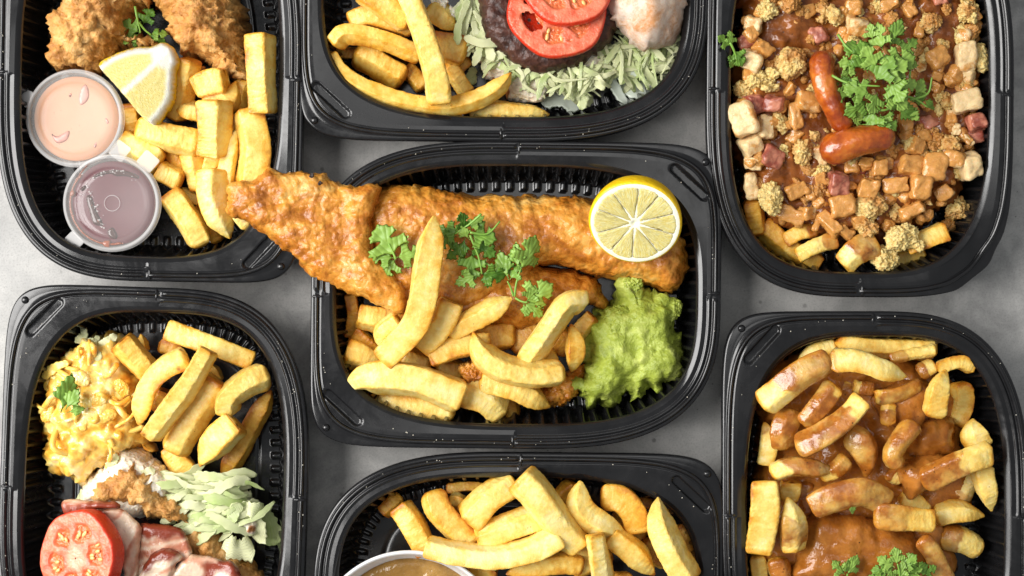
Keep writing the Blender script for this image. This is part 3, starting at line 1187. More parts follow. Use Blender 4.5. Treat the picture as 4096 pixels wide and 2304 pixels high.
def lump(label, cx, cy, z, sx, sy, ang, tone=0.4, mat='stuffing', name='stuffing_lump', cat='stuffing', group='lumps of stuffing', amp=1.0, hz=0.6):
    _seed[0] += 1
    rnd = random.Random(_seed[0])
    k = S * (CAM_H - z) / (CAM_H - RIM) * 0.5
    V, F = BALL if sx > 85 else BALL4
    V = V * (sx * k * 0.9, sy * k * 0.9, 0.5 * (sx + sy) * k * hz)
    V = V @ rotm(rnd, ang, 0.3).T + W(cx, cy, z)
    N = normals(V, F)
    V = V + N * field(V, [('p', 130, 0.0022 * amp), ('b', 400, 0.0010 * amp), ('r', 520, 0.0007 * amp), ('b', 900, 0.0006 * amp)], _seed[0])[:, None]
    o = put(name, V, F, M[mat], None, None, tone=tone)
    return tag(o, label, cat, group) if label else o


# ------------------------------------------------------------------ thin ribbons and sheets
def ribbon(name, pts, w, mat, parent=None, n=26, m=9, ripple=0.0, rf=3.0, twist=0.0, thick=0.0005, tone=None, taper=(1, 1), cup=0.0, edge_char=None, disp=(), jag=True):
    """A thin strip along pts (px, py, z), w photo pixels wide, rippled; it has two faces and edges."""
    _seed[0] += 1
    rnd = random.Random(_seed[0])
    P = np.array([W(*p) for p in pts])
    C = spline(P, n) if len(P) > 2 else spline(np.array([P[0], (P[0] + P[1]) / 2 + (0, 0, 0.001), P[1]]), n)
    k = S * (CAM_H - P[:, 2].mean()) / (CAM_H - RIM)
    T = np.gradient(C, axis=0)
    T /= np.linalg.norm(T, axis=1)[:, None] + 1e-12
    Sd = np.cross([0, 0, 1.0], T)
    Sd /= np.linalg.norm(Sd, axis=1)[:, None] + 1e-12
    U = np.cross(T, Sd)
    t = np.linspace(0, 1, n)
    a = (rnd.uniform(-0.18, 0.18) + twist * (t - 0.5))[:, None]
    A, B = Sd * np.cos(a) + U * np.sin(a), U * np.cos(a) - Sd * np.sin(a)
    v = np.linspace(-1, 1, m)
    ww = w * k * 0.5 * (taper[0] * (1 - t) + taper[1] * t) * (1 + 0.16 * np.sin(t * 9 + rnd.uniform(0, 6)) + 0.08 * np.sin(t * 23 + rnd.uniform(0, 6)))
    ww = ww * (np.clip(np.minimum(t, 1 - t) * 7 + 0.12, 0, 1) ** 0.6 * (1 + 0.10 * np.sin(t * 47 + rnd.uniform(0, 6))) if jag else np.clip(np.minimum(t, 1 - t) * 14 + 0.6, 0, 1))
    ph = rnd.uniform(0, 6)
    H = ripple * w * k * np.sin(t[:, None] * rf * 6.28 + ph + v[None] * 0.9) * (0.35 + 0.65 * np.abs(v)[None]) + cup * w * k * (v[None] ** 2)
    top = C[:, None] + A[:, None] * (ww[:, None] * v[None])[..., None] + B[:, None] * H[..., None]
    top = top.reshape(-1, 3)
    G = tris(grid_faces(n, m, False))[:, ::-1]
    N = normals(top, G)
    if (N[:, 2].mean()) < 0:
        G, N = G[:, ::-1], -N
    if len(disp):
        top = top + N * field(top, disp, _seed[0])[:, None]
    V = np.vstack([top + N * thick / 2, top - N * thick / 2])
    q = n * m
    bd = [i for i in range(m)] + [i * m + m - 1 for i in range(1, n)] + [(n - 1) * m + i for i in range(m - 2, -1, -1)] + [i * m for i in range(n - 2, 0, -1)]
    bd = np.array(bd)
    b2 = np.roll(bd, -1)
    E = np.vstack([np.c_[bd, b2, b2 + q], np.c_[bd, b2 + q, bd + q]])
    F = np.vstack([G, G[:, ::-1] + q, E])
    vv = np.tile((v * 0.5 + 0.5), n)
    at = {'vv': np.tile(vv, 2)}
    if edge_char is not None:
        s0, wd = edge_char
        e = (vv if s0 > 0 else 1 - vv)
        at['char'] = np.tile(sm(1 - wd, 1 - wd * 0.4, e + 0.12 * fbm(top * 120, 2)), 2)
    return put(name, V, F, M[mat], parent, at, tone=tone)
# ================================================================== centre tray: battered fish, chips, peas, lemon half
fr = thing('battered_fish', 'long golden battered fish fillet with its tail hanging over the tray corner', 'battered fish', tuple(W(1900, 1000, 0.02)))
bd = [('p', (40, 60, 60), 0.0019), ('b', (75, 110, 100), 0.0007), ('w', 260, 0.0005), ('w', 520, 0.0004), ('p', 420, 0.0003)]
body = [(1440, 800), (1500, 750), (1600, 733), (1690, 740), (1775, 757), (1890, 776), (1975, 770), (2135, 782), (2210, 775), (2367, 792), (2520, 830), (2680, 900), (2755, 985), (2764, 1060), (2728, 1144), (2690, 1176),
        (2600, 1140), (2480, 1120), (2421, 1112), (2330, 1080), (2240, 1062), (2157, 1060), (2100, 1120), (2000, 1190), (1900, 1250), (1760, 1290), (1610, 1262), (1520, 1225), (1470, 1100), (1440, 950)]
slab('body', body, 0.018, 0.0235, M['batter'], fr, Hb=0.010, Redge=0.024, power=2.6, step=0.0019, disp=bd, rag=[('p', 140, 0.0011), ('b', 380, 0.0008)], zref=0.036)
flap = [(1560, 1290), (1640, 1200), (1800, 1130), (1960, 1090), (2100, 1052), (2200, 1068), (2310, 1092), (2395, 1125), (2418, 1175), (2441, 1212), (2421, 1240), (2348, 1222), (2280, 1245), (2190, 1290), (2078, 1326), (1959, 1308), (1850, 1320), (1700, 1330)]
slab('side_flap', flap, 0.014, 0.022, M['batter'], fr, Hb=0.008, Redge=0.016, step=0.0021, disp=bd, rag=[('p', 140, 0.0010), ('b', 380, 0.0008)], zref=0.032)
tail = [(906, 738), (940, 727), (1000, 722), (1050, 680), (1090, 672), (1130, 690), (1190, 676), (1240, 684), (1290, 688), (1325, 716), (1425, 731), (1490, 724), (1518, 745), (1512, 800), (1490, 850), (1480, 930), (1490, 1010),
        (1540, 1070), (1600, 1150), (1620, 1235), (1590, 1258), (1517, 1226), (1440, 1195), (1365, 1165), (1253, 1118), (1170, 1030), (1095, 962), (1015, 912), (985, 890), (950, 868), (925, 870), (908, 840), (918, 800)]


def tail_h(Q, d, prof, H):
    x = Q[:, 0]
    lift = 0.007 * sm(-0.085, -0.158, x) + 0.004 * sm(-0.10, -0.08, x)
    fold = 0.0026 * perlin(np.c_[x * 75 + Q[:, 1] * 26, Q[:, 1] * 22 - x * 8, x * 0]) * sm(0.0, 0.01, d)
    return H * prof * (0.75 + 0.35 * sm(-0.15, -0.08, x)) + lift + fold


slab('tail', tail, 0.0375, 0.0085, M['batter'], fr, Hb=0.005, Redge=0.010, step=0.0017, disp=bd, rag=[('p', 140, 0.0011), ('b', 420, 0.0010)], zref=0.05, hfun=tail_h)
for x, y, r in ((1245, 702, 26), (1280, 732, 16)):
    o = lump(None, x, y, 0.0555, r, r * 0.8, 30, mat='burnt', name='burnt_spot', amp=0.4, hz=0.3)
    o.location -= fr.location
    o.parent = fr
# small loose batter pieces
o = slab('batter_scrap', [(1832, 1462), (1870, 1448), (1915, 1440), (1960, 1470), (1990, 1500), (1975, 1526), (1920, 1532), (1870, 1541), (1845, 1505)], 0.026, 0.009, M['batter'], disp=[('p', 160, 0.0012), ('b', 330, 0.0010)], rag=[('b', 420, 0.0007)])
tag(o, 'small brown batter scrap lying among the chips under the fish', 'batter scrap')
o = slab('batter_scrap', [(2150, 1560), (2210, 1520), (2290, 1480), (2340, 1455), (2345, 1510), (2310, 1580), (2250, 1626), (2150, 1628), (2065, 1622), (2080, 1590)], 0.012, 0.012, M['batter'], disp=[('p', 120, 0.0012), ('b', 330, 0.0010)], rag=[('b', 420, 0.0007)])
tag(o, 'wide flat brown batter piece beside the mushy peas, below the chips', 'batter scrap')

C = [
    ('dark chip standing against the left wall of the fish tray under the tail', [(1398, 1170, .020), (1412, 1250, .018), (1405, 1345, .014)], 56, .75, 'rf'),
    ('short broad chip tucked right under the fish tail edge', [(1432, 1258, .026), (1590, 1300, .022)], 112, .25, 'ff'),
    ('stubby chip at left of the fish tray under the bent chip', [(1415, 1335, .018), (1510, 1420, .018)], 88, .5, 'ff'),
    ('blunt chip with browned top at the far left of the fish tray', [(1383, 1405, .026), (1440, 1425, .025), (1515, 1470, .02)], 118, .4, 'fr'),
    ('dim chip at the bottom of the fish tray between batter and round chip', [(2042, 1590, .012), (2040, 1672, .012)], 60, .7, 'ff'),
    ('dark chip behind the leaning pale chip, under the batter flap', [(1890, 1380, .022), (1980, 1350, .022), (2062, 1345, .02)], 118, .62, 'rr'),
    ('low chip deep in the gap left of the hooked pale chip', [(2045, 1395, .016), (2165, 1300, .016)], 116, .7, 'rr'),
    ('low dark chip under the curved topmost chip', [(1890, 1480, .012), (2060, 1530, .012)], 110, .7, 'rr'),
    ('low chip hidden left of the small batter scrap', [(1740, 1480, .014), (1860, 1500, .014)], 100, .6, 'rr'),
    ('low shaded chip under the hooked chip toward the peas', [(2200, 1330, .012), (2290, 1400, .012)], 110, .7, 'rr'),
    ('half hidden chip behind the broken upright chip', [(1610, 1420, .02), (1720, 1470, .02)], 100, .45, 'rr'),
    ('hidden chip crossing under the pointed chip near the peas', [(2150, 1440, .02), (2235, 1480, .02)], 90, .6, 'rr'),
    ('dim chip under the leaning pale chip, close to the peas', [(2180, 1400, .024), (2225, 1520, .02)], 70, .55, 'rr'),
    ('short chip wedged between the peas and the hooked chip', [(2372, 1262, .026), (2300, 1345, .024)], 84, .35, 'ff'),
    ('long flat chip below the big pale chip along the tray edge', [(1475, 1585, .024), (1620, 1630, .024), (1820, 1640, .023)], 108, .2, 'pr'),
    ('broad smooth rounded chip at the bottom middle of the fish tray', [(1850, 1565, .028), (1940, 1590, .03), (2012, 1655, .024)], 124, .12, 'fr'),
    ('slim pointed chip running toward the tray bottom beside the round chip', [(1918, 1522, .031), (2060, 1555, .032), (2198, 1628, .026)], 92, .3, 'rp'),
    ('thick golden chip with one blunt cut end, lying across the pile', [(1715, 1425, .036), (1830, 1385, .036), (1960, 1372, .034)], 108, .42, 'ff'),
    ('chip sliver leaning on the left side of the broken upright chip', [(1598, 1272, .038), (1525, 1330, .036), (1532, 1400, .034)], 74, .25, 'rp'),
    ('short thick chip with blunt top, right of the broken upright chip', [(1808, 1205, .043), (1770, 1300, .042), (1690, 1395, .036)], 104, .2, 'ff'),
    ('pointed chip lying with its tip on the fish and parsley stalk', [(2046, 1194, .048), (1930, 1260, .044), (1790, 1330, .038)], 88, .3, 'pr'),
    ('downward pointing golden chip close to the mushy peas', [(2285, 1298, .036), (2300, 1400, .038), (2286, 1486, .034)], 88, .4, 'pp'),
    ('pale hooked chip leaning over the pile beside the peas', [(2345, 1197, .046), (2265, 1215, .052), (2195, 1310, .048), (2105, 1440, .040)], 96, .12, 'rf'),
    ('curved chip with pointed upper tip lying on top of the fish tray pile', [(1892, 1330, .046), (1920, 1405, .048), (2000, 1470, .048), (2130, 1500, .046), (2258, 1490, .042)], 100, .33, 'pr'),
    ('biggest pale chip, pointed at its left end, front of the fish tray', [(1388, 1562, .036), (1470, 1508, .040), (1660, 1520, .042), (1848, 1590, .038)], 142, .1, 'pf'),
    ('tall broken chip standing up over the fish batter', [(1737, 866, .060), (1722, 970, .060), (1702, 1100, .058), (1682, 1225, .055), (1640, 1320, .051), (1535, 1430, .043)], 112, .2, 'pf'),
]
for a in C:
    chip(*a)

o = slab('mushy_peas', [(2467, 1110), (2485, 1096), (2520, 1094), (2560, 1112), (2585, 1132), (2612, 1164), (2650, 1165), (2690, 1190), (2727, 1176), (2740, 1212), (2720, 1240), (2725, 1268), (2715, 1310), (2735, 1350), (2746, 1390), (2731, 1470), (2711, 1522), (2665, 1540), (2640, 1578),
    (2600, 1570), (2560, 1606), (2500, 1596), (2454, 1621), (2410, 1618), (2362, 1641), (2340, 1605), (2320, 1565), (2289, 1562), (2287, 1525), (2330, 1505), (2360, 1475), (2348, 1410), (2325, 1364), (2345, 1310), (2378, 1268), (2388, 1230), (2440, 1225), (2470, 1200), (2465, 1160)],
    0.010, 0.026, M['peas'], Hb=0.004, Redge=0.013, step=0.0017, disp=[('p', 55, 0.0042), ('b', 100, 0.0019), ('p', 190, 0.0012), ('w', 300, 0.0008), ('p', 500, 0.0003)], rag=[('p', 120, 0.0022), ('b', 300, 0.0012)], zref=0.028)
tag(o, 'bright green heap of mushy peas in the corner of the fish tray', 'mushy peas')
for i, (x, y, z, r) in enumerate(((2530, 1140, .033, 90), (2680, 1240, .029, 110), (2470, 1290, .033, 150), (2610, 1420, .033, 170), (2440, 1550, .022, 120), (2660, 1490, .025, 100))):
    q = lump(None, x, y, z - .003, r, r * 0.85, i * 40, mat='peas', name='pea_lump', amp=0.7, hz=0.5)
    q.location -= o.location
    q.parent = o

# lemon half: rind cup, pith face and ten segments
def lemon_half():
    c = W(2540, 893, 0.0675)
    rr = 187 * S * (CAM_H - 0.0675) / (CAM_H - RIM)
    t = thing('lemon_half', 'half lemon resting cut side up on the battered fish', 'lemon', tuple(c))
    from mathutils import Euler, Matrix
    rot = np.array((Matrix.Rotation(R(-14), 3, 'Z') @ Matrix.Rotation(R(33), 3, 'X')))
    pl = lambda V: V @ rot.T + c
    th = np.linspace(0, 2 * np.pi, 96, endpoint=False)
    prof = [(rr * 0.955, 0.0002), (rr * 0.985, -0.0002), (rr, -0.0012)] + [(rr * math.cos(a) ** 0.85, -rr * 0.95 * math.sin(a) - 0.0012) for a in np.linspace(0.05, 1.5, 26)]
    V = np.array([(r * np.cos(a), r * np.sin(a), z) for r, z in prof for a in th])
    put('rind', pl(V), tris(grid_faces(len(prof), 96))[:, ::-1], M['rind'], t)
    prof = [(rr * f, z) for f, z in ((0.957, 0.0001), (0.93, 0.00035), (0.88, 0.0004), (0.84, 0.00015), (0.5, 0.0001), (0.12, 0.0004), (0.07, 0.0004), (0.04, -0.0005), (0.005, -0.0008))]
    V = np.array([(r * np.cos(a) + (1 - r / rr) * -0.0002, r * np.sin(a), z) for r, z in prof for a in th])
    put('pith', pl(V), tris(grid_faces(len(prof), 96)), M['pith'], t)
    angs = np.cumsum([36, 31, 38, 36, 40, 35, 33, 40, 37, 34])
    angs = np.concatenate([[0], angs]) * 2 * np.pi / angs[-1] + 0.55
    for i in range(10):
        a, b = angs[i], angs[i + 1]
        g = 0.00003
        out = []
        for f in np.linspace(0, 1, 12):
            q = a + (b - a) * f
            ro = rr * (0.895 - 0.045 * abs(2 * f - 1) ** 5)
            da = g / ro
            q = min(max(q, a + da), b - da)
            out.append((ro * math.cos(q), ro * math.sin(q)))
        mid = (a + b) / 2
        out.append((rr * 0.09 * math.cos(b - (b - a) * .06), rr * 0.09 * math.sin(b - (b - a) * .06)))
        out.append((rr * 0.09 * math.cos(a + (b - a) * .06), rr * 0.09 * math.sin(a + (b - a) * .06)))
        pol = []
        for j in range(len(out)):
            p, q = np.array(out[j]), np.array(out[(j + 1) % len(out)])
            m_ = max(1, int(np.linalg.norm(q - p) / 0.0016))
            pol += [p + (q - p) * f for f in np.linspace(0, 1, m_, endpoint=False)]
        pol = np.array(pol)
        V, F, A = slab('segment', pol, 0.0001, 0.00045, None, px=False, Redge=0.00025, step=0.0011, Hb=0.0002, raw=True, n_out=len(pol), disp=[('p', 380, 0.00012)])
        ang, rad = np.arctan2(V[:, 1], V[:, 0]), np.hypot(V[:, 0], V[:, 1]) / rr
        put('segment', pl(V), F, M['flesh'], t, {'uvw': np.c_[ang * 3.2, rad * 0.75, ang * 0 + i]})
    return t


lemon_half()

Z = 0.0455
parsley('three lobed parsley leaf on the fish, left of the tall chip',
        [(1580, 1030, Z + .003, 118, 150, 6, 0), (1578, 1032, Z + .003, 172, 108, 4, 1), (1582, 1034, Z + .002, 232, 95, 0, 1), (1584, 1030, Z + .003, 10, 118, 4, 0)],
        [[(1583, 1036, Z + .003), (1568, 1000, Z + .0035), (1555, 975, Z + .004)]], tone=.3)
parsley('bunched parsley on the fish, right of the tall chip',
        [(1860, 930, Z + .006, 98, 85, 15, 0), (1880, 920, Z + .006, 55, 80, 10, 1), (1840, 925, Z + .005, 178, 105, 5, 0), (1825, 945, Z + .004, 205, 95, 0, 1), (1880, 940, Z + .006, 352, 110, 8, 0), (1900, 960, Z + .004, 320, 110, 0, 1),
         (1862, 950, Z + .005, 250, 90, 0, 2), (1890, 1010, Z + .006, 265, 120, 0, 0), (1858, 985, Z + .004, 215, 90, 0, 1), (1905, 1100, Z + .006, 205, 95, 5, 1), (1925, 1095, Z + .006, 350, 105, 0, 0), (1930, 1085, Z + .005, 300, 70, 0, 2), (1880, 960, Z + .006, 130, 75, 20, 2)],
        [[(1925, 856, Z + .011), (1880, 895, Z + .009), (1822, 935, Z + .006)], [(1880, 940, Z + .008), (1915, 1030, Z + .007), (1928, 1096, Z + .006)], [(1880, 930, Z + .009), (1950, 935, Z + .007), (2000, 885, Z + .006)]], tone=.35)
parsley('tall parsley sprig on the fish above its thin stalk near the lemon',
        [(2082, 1080, Z + .006, 58, 150, 10, 0), (2075, 1082, Z + .006, 98, 115, 10, 2), (2035, 1120, Z + .005, 108, 125, 5, 2), (2040, 1118, Z + .005, 60, 80, 5, 1)],
        [[(2058, 1186, Z + .003), (2066, 1130, Z + .005), (2083, 1076, Z + .007)], [(2054, 1184, Z + .003), (2042, 1150, Z + .005), (2030, 1125, Z + .006)]], tone=.5)
parsley('pale parsley leaf at the pointed tip of a chip on the fish',
        [(2100, 1210, Z + .003, 30, 135, 10, 0), (2096, 1212, Z + .003, 330, 95, 4, 1), (2092, 1210, Z + .002, 285, 60, 0, 2), (2110, 1205, Z + .004, 62, 75, 10, 1)],
        [[(2062, 1192, Z + .002), (2085, 1205, Z + .003), (2110, 1210, Z + .004)]], tone=.9)

# ================================================================== top left tray: fried chicken, chips, lemon wedge, sauce pots
cd = [('p', 45, 0.0030), ('b', 90, 0.0030), ('r', 190, 0.0022), ('b', 300, 0.0016), ('w', 520, 0.0007)]
o = slab('fried_chicken', [(225, -30), (208, 30), (182, 58), (180, 110), (160, 190), (172, 240), (225, 282), (300, 278), (378, 284), (415, 240), (480, 188), (590, 178), (617, 160), (560, 128), (505, 100), (505, 60), (545, 8), (600, -60), (560, -200), (300, -200)], 0.014, 0.032, M['crisp'],
    Hb=0.008, Redge=0.022, step=0.0015, disp=cd, rag=[('p', 130, 0.0016), ('b', 330, 0.0014)], zref=0.036)
tag(o, 'craggy golden fried chicken piece above the pink sauce pot', 'fried chicken', 'craggy fried chicken pieces')
o = slab('fried_chicken', [(583, 2), (632, 50), (647, 95), (672, 150), (690, 195), (720, 228), (790, 238), (850, 280), (920, 302), (970, 300), (986, 245), (978, 175), (972, 100), (955, 25), (930, -60), (900, -200), (640, -200), (600, -60)], 0.014, 0.034, M['crisp'],
    Hb=0.008, Redge=0.022, step=0.0015, disp=cd, rag=[('p', 130, 0.0016), ('b', 330, 0.0014)], zref=0.036)
tag(o, 'craggy golden fried chicken piece above the chips and right of the lemon wedge', 'fried chicken', 'craggy fried chicken pieces')
parsley('dark parsley sprig tucked between the two fried chicken pieces',
        [(560, 130, .026, 150, 85, 10, 0), (556, 135, .026, 205, 80, 5, 1), (545, 140, .026, 262, 50, 0, 1), (600, 135, .024, 10, 70, 5, 0), (595, 140, .023, 330, 75, 0, 1), (570, 100, .022, 60, 80, 0, 0)],
        [[(540, 25, .03), (548, 70, .029), (562, 132, .027)], [(555, 90, .028), (580, 120, .026), (605, 140, .025)]], tone=.05)

C = [
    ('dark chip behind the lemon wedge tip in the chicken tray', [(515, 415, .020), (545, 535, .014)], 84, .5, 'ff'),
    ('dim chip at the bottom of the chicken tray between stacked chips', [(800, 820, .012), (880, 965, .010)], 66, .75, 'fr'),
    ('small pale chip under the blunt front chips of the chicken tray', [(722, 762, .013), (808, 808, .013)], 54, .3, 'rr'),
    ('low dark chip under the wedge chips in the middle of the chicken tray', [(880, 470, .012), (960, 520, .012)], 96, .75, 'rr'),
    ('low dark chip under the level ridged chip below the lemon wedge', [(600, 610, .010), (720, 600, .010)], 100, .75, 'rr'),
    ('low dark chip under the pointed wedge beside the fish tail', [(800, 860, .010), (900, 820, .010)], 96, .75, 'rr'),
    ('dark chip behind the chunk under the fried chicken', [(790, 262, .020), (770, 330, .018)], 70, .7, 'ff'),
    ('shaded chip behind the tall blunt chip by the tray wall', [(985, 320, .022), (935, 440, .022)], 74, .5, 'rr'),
    ('narrow golden chip running down from beside the lemon wedge', [(760, 238, .034), (735, 340, .028), (700, 480, .020)], 82, .5, 'fr'),
    ('chunky short chip with a square end under the fried chicken', [(905, 322, .034), (790, 355, .030)], 118, .2, 'ff'),
    ('wedge shaped chip pointing up beneath the tall blunt chip', [(945, 325, .028), (915, 400, .03), (822, 428, .026)], 92, .3, 'pr'),
    ('small pale wedge chip with its tip at left, mid tray', [(705, 430, .026), (760, 445, .028), (820, 455, .026)], 88, .2, 'pf'),
    ('pale ridged chip lying level below the lemon wedge', [(548, 510, .026), (660, 545, .028), (795, 575, .026)], 112, .25, 'rf'),
    ('square chip poking out beside the tab of the pink pot', [(495, 560, .020), (570, 610, .024), (650, 650, .024)], 112, .2, 'fr'),
    ('dark chip behind the two short chips beside the chilli pot', [(690, 600, .016), (745, 690, .014)], 80, .65, 'ff'),
    ('short blunt chip right of the chilli pot tab', [(632, 680, .022), (730, 730, .022)], 104, .3, 'fr'),
    ('upright flat chip in the middle of the chicken tray pile', [(758, 612, .022), (775, 680, .021), (795, 758, .017)], 78, .3, 'ff'),
    ('upright chip leaning behind the pointed chip, mid pile', [(860, 600, .025), (835, 700, .022)], 88, .35, 'ff'),
    ('thick square sided chip standing in the centre of the chicken tray', [(855, 402, .038), (858, 510, .037), (855, 625, .032)], 122, .3, 'ff'),
    ('long chip squeezed between the pointed chip and the big side chip', [(945, 515, .030), (905, 680, .030), (908, 800, .028), (930, 870, .024)], 72, .25, 'pr'),
    ('wide pale chip along the right wall of the chicken tray', [(985, 440, .032), (1020, 590, .034), (1005, 745, .032)], 126, .28, 'ff'),
    ('pale chip tip showing under the fish tail', [(945, 850, .034), (995, 908, .032)], 56, .1, 'rr'),
    ('thick blunt chip lying at the bottom right of the chilli pot', [(678, 775, .026), (760, 890, .027), (810, 985, .024)], 112, .22, 'fr'),
    ('pointed wedge chip beside the fish tail tip', [(848, 680, .034), (850, 800, .036), (920, 955, .030)], 112, .1, 'fp'),
    ('tall blunt chip standing highest at the right wall by the chicken', [(1040, 138, .040), (1044, 290, .041), (1052, 455, .038)], 106, .3, 'ff'),
]
for a in C:
    chip(*a)


# lemon wedge: two cut faces meeting on a white ridge
def lemon_wedge():
    zl, zc = 0.0425, 0.0462
    out = [(390, 256), (450, 215), (530, 187), (600, 182), (640, 166), (668, 172), (696, 195), (714, 245), (702, 285), (700, 325), (690, 400), (655, 460), (622, 497), (585, 486), (540, 440), (495, 385), (440, 320)]
    E1, E2, Cc, Nb = W(390, 256, zl), W(620, 496, zl), W(495, 345, zc), W(660, 215, zc - 0.001)

    def plane(a, b, c):
        n = np.cross(b - a, c - a)
        return lambda Q: a[2] - (n[0] * (Q[:, 0] - a[0]) + n[1] * (Q[:, 1] - a[1])) / n[2]

    p1, p2 = plane(E1, Cc, Nb), plane(E2, Cc, Nb)
    pts = np.array([W(p[0], p[1], 0.042)[:2] for p in out])
    arc = spline(pts[:13], 80)
    E = W(390, 256, 0.042)[:2], W(622, 497, 0.042)[:2]
    ridge = np.array([W(490, 362, 0.05)[:2], W(575, 285, 0.05)[:2], W(650, 215, 0.05)[:2]])
    N_ = W(660, 205, 0.05)[:2]

    def hf(Q, d, prof, H):
        z = np.minimum(p1(Q), p2(Q))
        da = dist_to(Q, arc, False)
        z = z - 0.004 * sm(0.003, 0, da)
        return np.maximum(z - zl + 0.010, 0.001) * np.where(d < 1e-9, 0.0, 1) + np.where(d < 1e-9, 0.006, 0)

    def at(Q, d):
        da = dist_to(Q, arc, False)
        dr = dist_to(Q, ridge, False)
        dn = np.linalg.norm(Q - N_, axis=1)
        pith = np.maximum(sm(0.0058, 0.0035, da), sm(0.0022, 0.0010, dr))
        pith = np.maximum(pith, sm(0.0110, 0.0075, dn))
        s = np.array([(Q - ridge[0]) @ (ridge[2] - ridge[0])]).ravel() / np.linalg.norm(ridge[2] - ridge[0])
        return {'pith': pith, 'rind': sm(0.0017, 0.0007, da), 'uvw': np.c_[s * 260, dr * 55, s * 0]}

    V, F, A = slab('w', out, zl - 0.010, 0.02, None, Hb=0.012, Redge=0.02, step=0.0014, raw=True, hfun=hf, attrs=at, zref=0.042, disp=[('p', 420, 0.0003)])
    A['rind'] = np.maximum(A['rind'], (A['top'] < 0.5) * 1.0)
    o = put('lemon_wedge', V, F, M['wedge'], None, {q: A[q] for q in ('pith', 'rind', 'uvw')})
    tag(o, 'lemon wedge lying between the fried chicken and the pink sauce pot', 'lemon')


lemon_wedge()


def sauce_pot(cx, cy, rad, z1, label, sauce, tabs):
    c = W(cx, cy, z1)
    k = S * (CAM_H - z1) / (CAM_H - RIM)
    r = rad * k
    t = thing('sauce_pot', label, 'sauce pot', (c[0], c[1], FLOOR + 0.0003), 'lidded plastic sauce pots')
    z0 = FLOOR + 0.0003
    c2 = np.array([c[0], c[1], 0])
    hz = z1 - z0
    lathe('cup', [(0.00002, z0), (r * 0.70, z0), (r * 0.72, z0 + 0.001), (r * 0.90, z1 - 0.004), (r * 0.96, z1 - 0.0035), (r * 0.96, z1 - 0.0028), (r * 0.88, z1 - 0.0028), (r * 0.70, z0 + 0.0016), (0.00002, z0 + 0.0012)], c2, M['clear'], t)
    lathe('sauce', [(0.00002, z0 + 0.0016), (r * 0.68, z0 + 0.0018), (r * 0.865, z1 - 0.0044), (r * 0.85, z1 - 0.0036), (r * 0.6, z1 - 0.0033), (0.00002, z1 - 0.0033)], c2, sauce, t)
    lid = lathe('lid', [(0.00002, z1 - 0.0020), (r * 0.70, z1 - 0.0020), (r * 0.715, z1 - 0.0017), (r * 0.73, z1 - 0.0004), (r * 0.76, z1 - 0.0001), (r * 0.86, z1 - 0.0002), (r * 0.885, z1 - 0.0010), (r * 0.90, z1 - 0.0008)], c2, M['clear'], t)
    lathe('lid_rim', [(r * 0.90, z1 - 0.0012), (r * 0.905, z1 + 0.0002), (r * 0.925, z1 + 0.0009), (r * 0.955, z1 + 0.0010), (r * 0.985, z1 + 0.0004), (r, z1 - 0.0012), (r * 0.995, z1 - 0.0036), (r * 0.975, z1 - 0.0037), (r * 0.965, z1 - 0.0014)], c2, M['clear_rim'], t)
    if sauce is M['chilli']:
        lathe('moulded_ring', [(r * 0.150, z1 - 0.0019), (r * 0.156, z1 - 0.0014), (r * 0.164, z1 - 0.0014), (r * 0.170, z1 - 0.0019)], c2, M['clear_rim'], t, m=40)
    for ang, ln, wd in tabs:
        ca, sa = math.cos(R(ang)), math.sin(R(ang))
        V, F = CUBE
        V = V / (np.abs(V) ** 9).sum(1)[:, None] ** (1 / 9)
        V = V * (ln * k, wd * k, 0.0005) + (r + ln * k * 0.75, 0, 0)
        V = np.c_[V[:, 0] * ca - V[:, 1] * sa, V[:, 0] * sa + V[:, 1] * ca, V[:, 2]] + (c[0], c[1], z1 - 0.0006)
        put('lid_tab', V, F, M['clear_rim'], t)
    return t, c2, r


t, c2, r = sauce_pot(298, 472, 197, 0.032, 'lidded pot of speckled pale pink sauce', M['pink'], [(-36, 34, 36), (158, 30, 34)])
for pts in ([(342, 338), (356, 365), (352, 400), (325, 420), (315, 395), (325, 355)], [(206, 535), (230, 545), (277, 523), (268, 560), (228, 572)], [(376, 578), (386, 570), (384, 588), (376, 590)], [(422, 470), (434, 484), (432, 496), (424, 488)], [(278, 376), (286, 374), (284, 388), (276, 386)]):
    slab('air_pocket', pts, 0.0287, 0.0006, M['pocket'], t, Hb=0.0003, step=0.0008, zref=0.0287)
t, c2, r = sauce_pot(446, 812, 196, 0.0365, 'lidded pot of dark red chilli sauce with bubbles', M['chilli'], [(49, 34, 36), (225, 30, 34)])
for pts in ([(345, 790), (365, 785), (385, 840), (412, 895), (405, 903), (375, 895), (360, 850)], [(430, 925), (450, 910), (468, 935), (466, 955), (440, 950)], [(365, 715), (400, 690), (470, 680), (540, 695), (555, 715), (500, 705), (465, 705), (440, 695), (395, 705)], [(322, 755), (340, 742), (344, 752), (330, 765)]):
    slab('air_pocket', pts, 0.0333, 0.0008, M['mauve'], t, Hb=0.0004, step=0.0008, zref=0.033)
arc = [(446 + rr_ * math.cos(R(q)), 812 - rr_ * math.sin(R(q))) for rr_, qs in ((170, range(135, 290, 8)), (160, range(282, 130, -8))) for q in qs]
for pts in (arc, [(282, 765), (295, 760), (300, 775), (290, 788), (278, 782)], [(410, 968), (440, 960), (440, 990), (415, 985)], [(300, 720), (340, 665), (362, 652), (330, 690), (308, 725)], [(283, 800), (290, 840), (300, 880), (296, 880), (280, 840)], [(362, 808), (372, 815), (368, 830)], [(388, 870), (400, 890), (388, 888)]):
    slab('amber_patch', pts, 0.0334, 0.0009, M['amber'], t, Hb=0.0003, step=0.0008, zref=0.0335)
rb = random.Random(5)
Vs, Fs = [], []
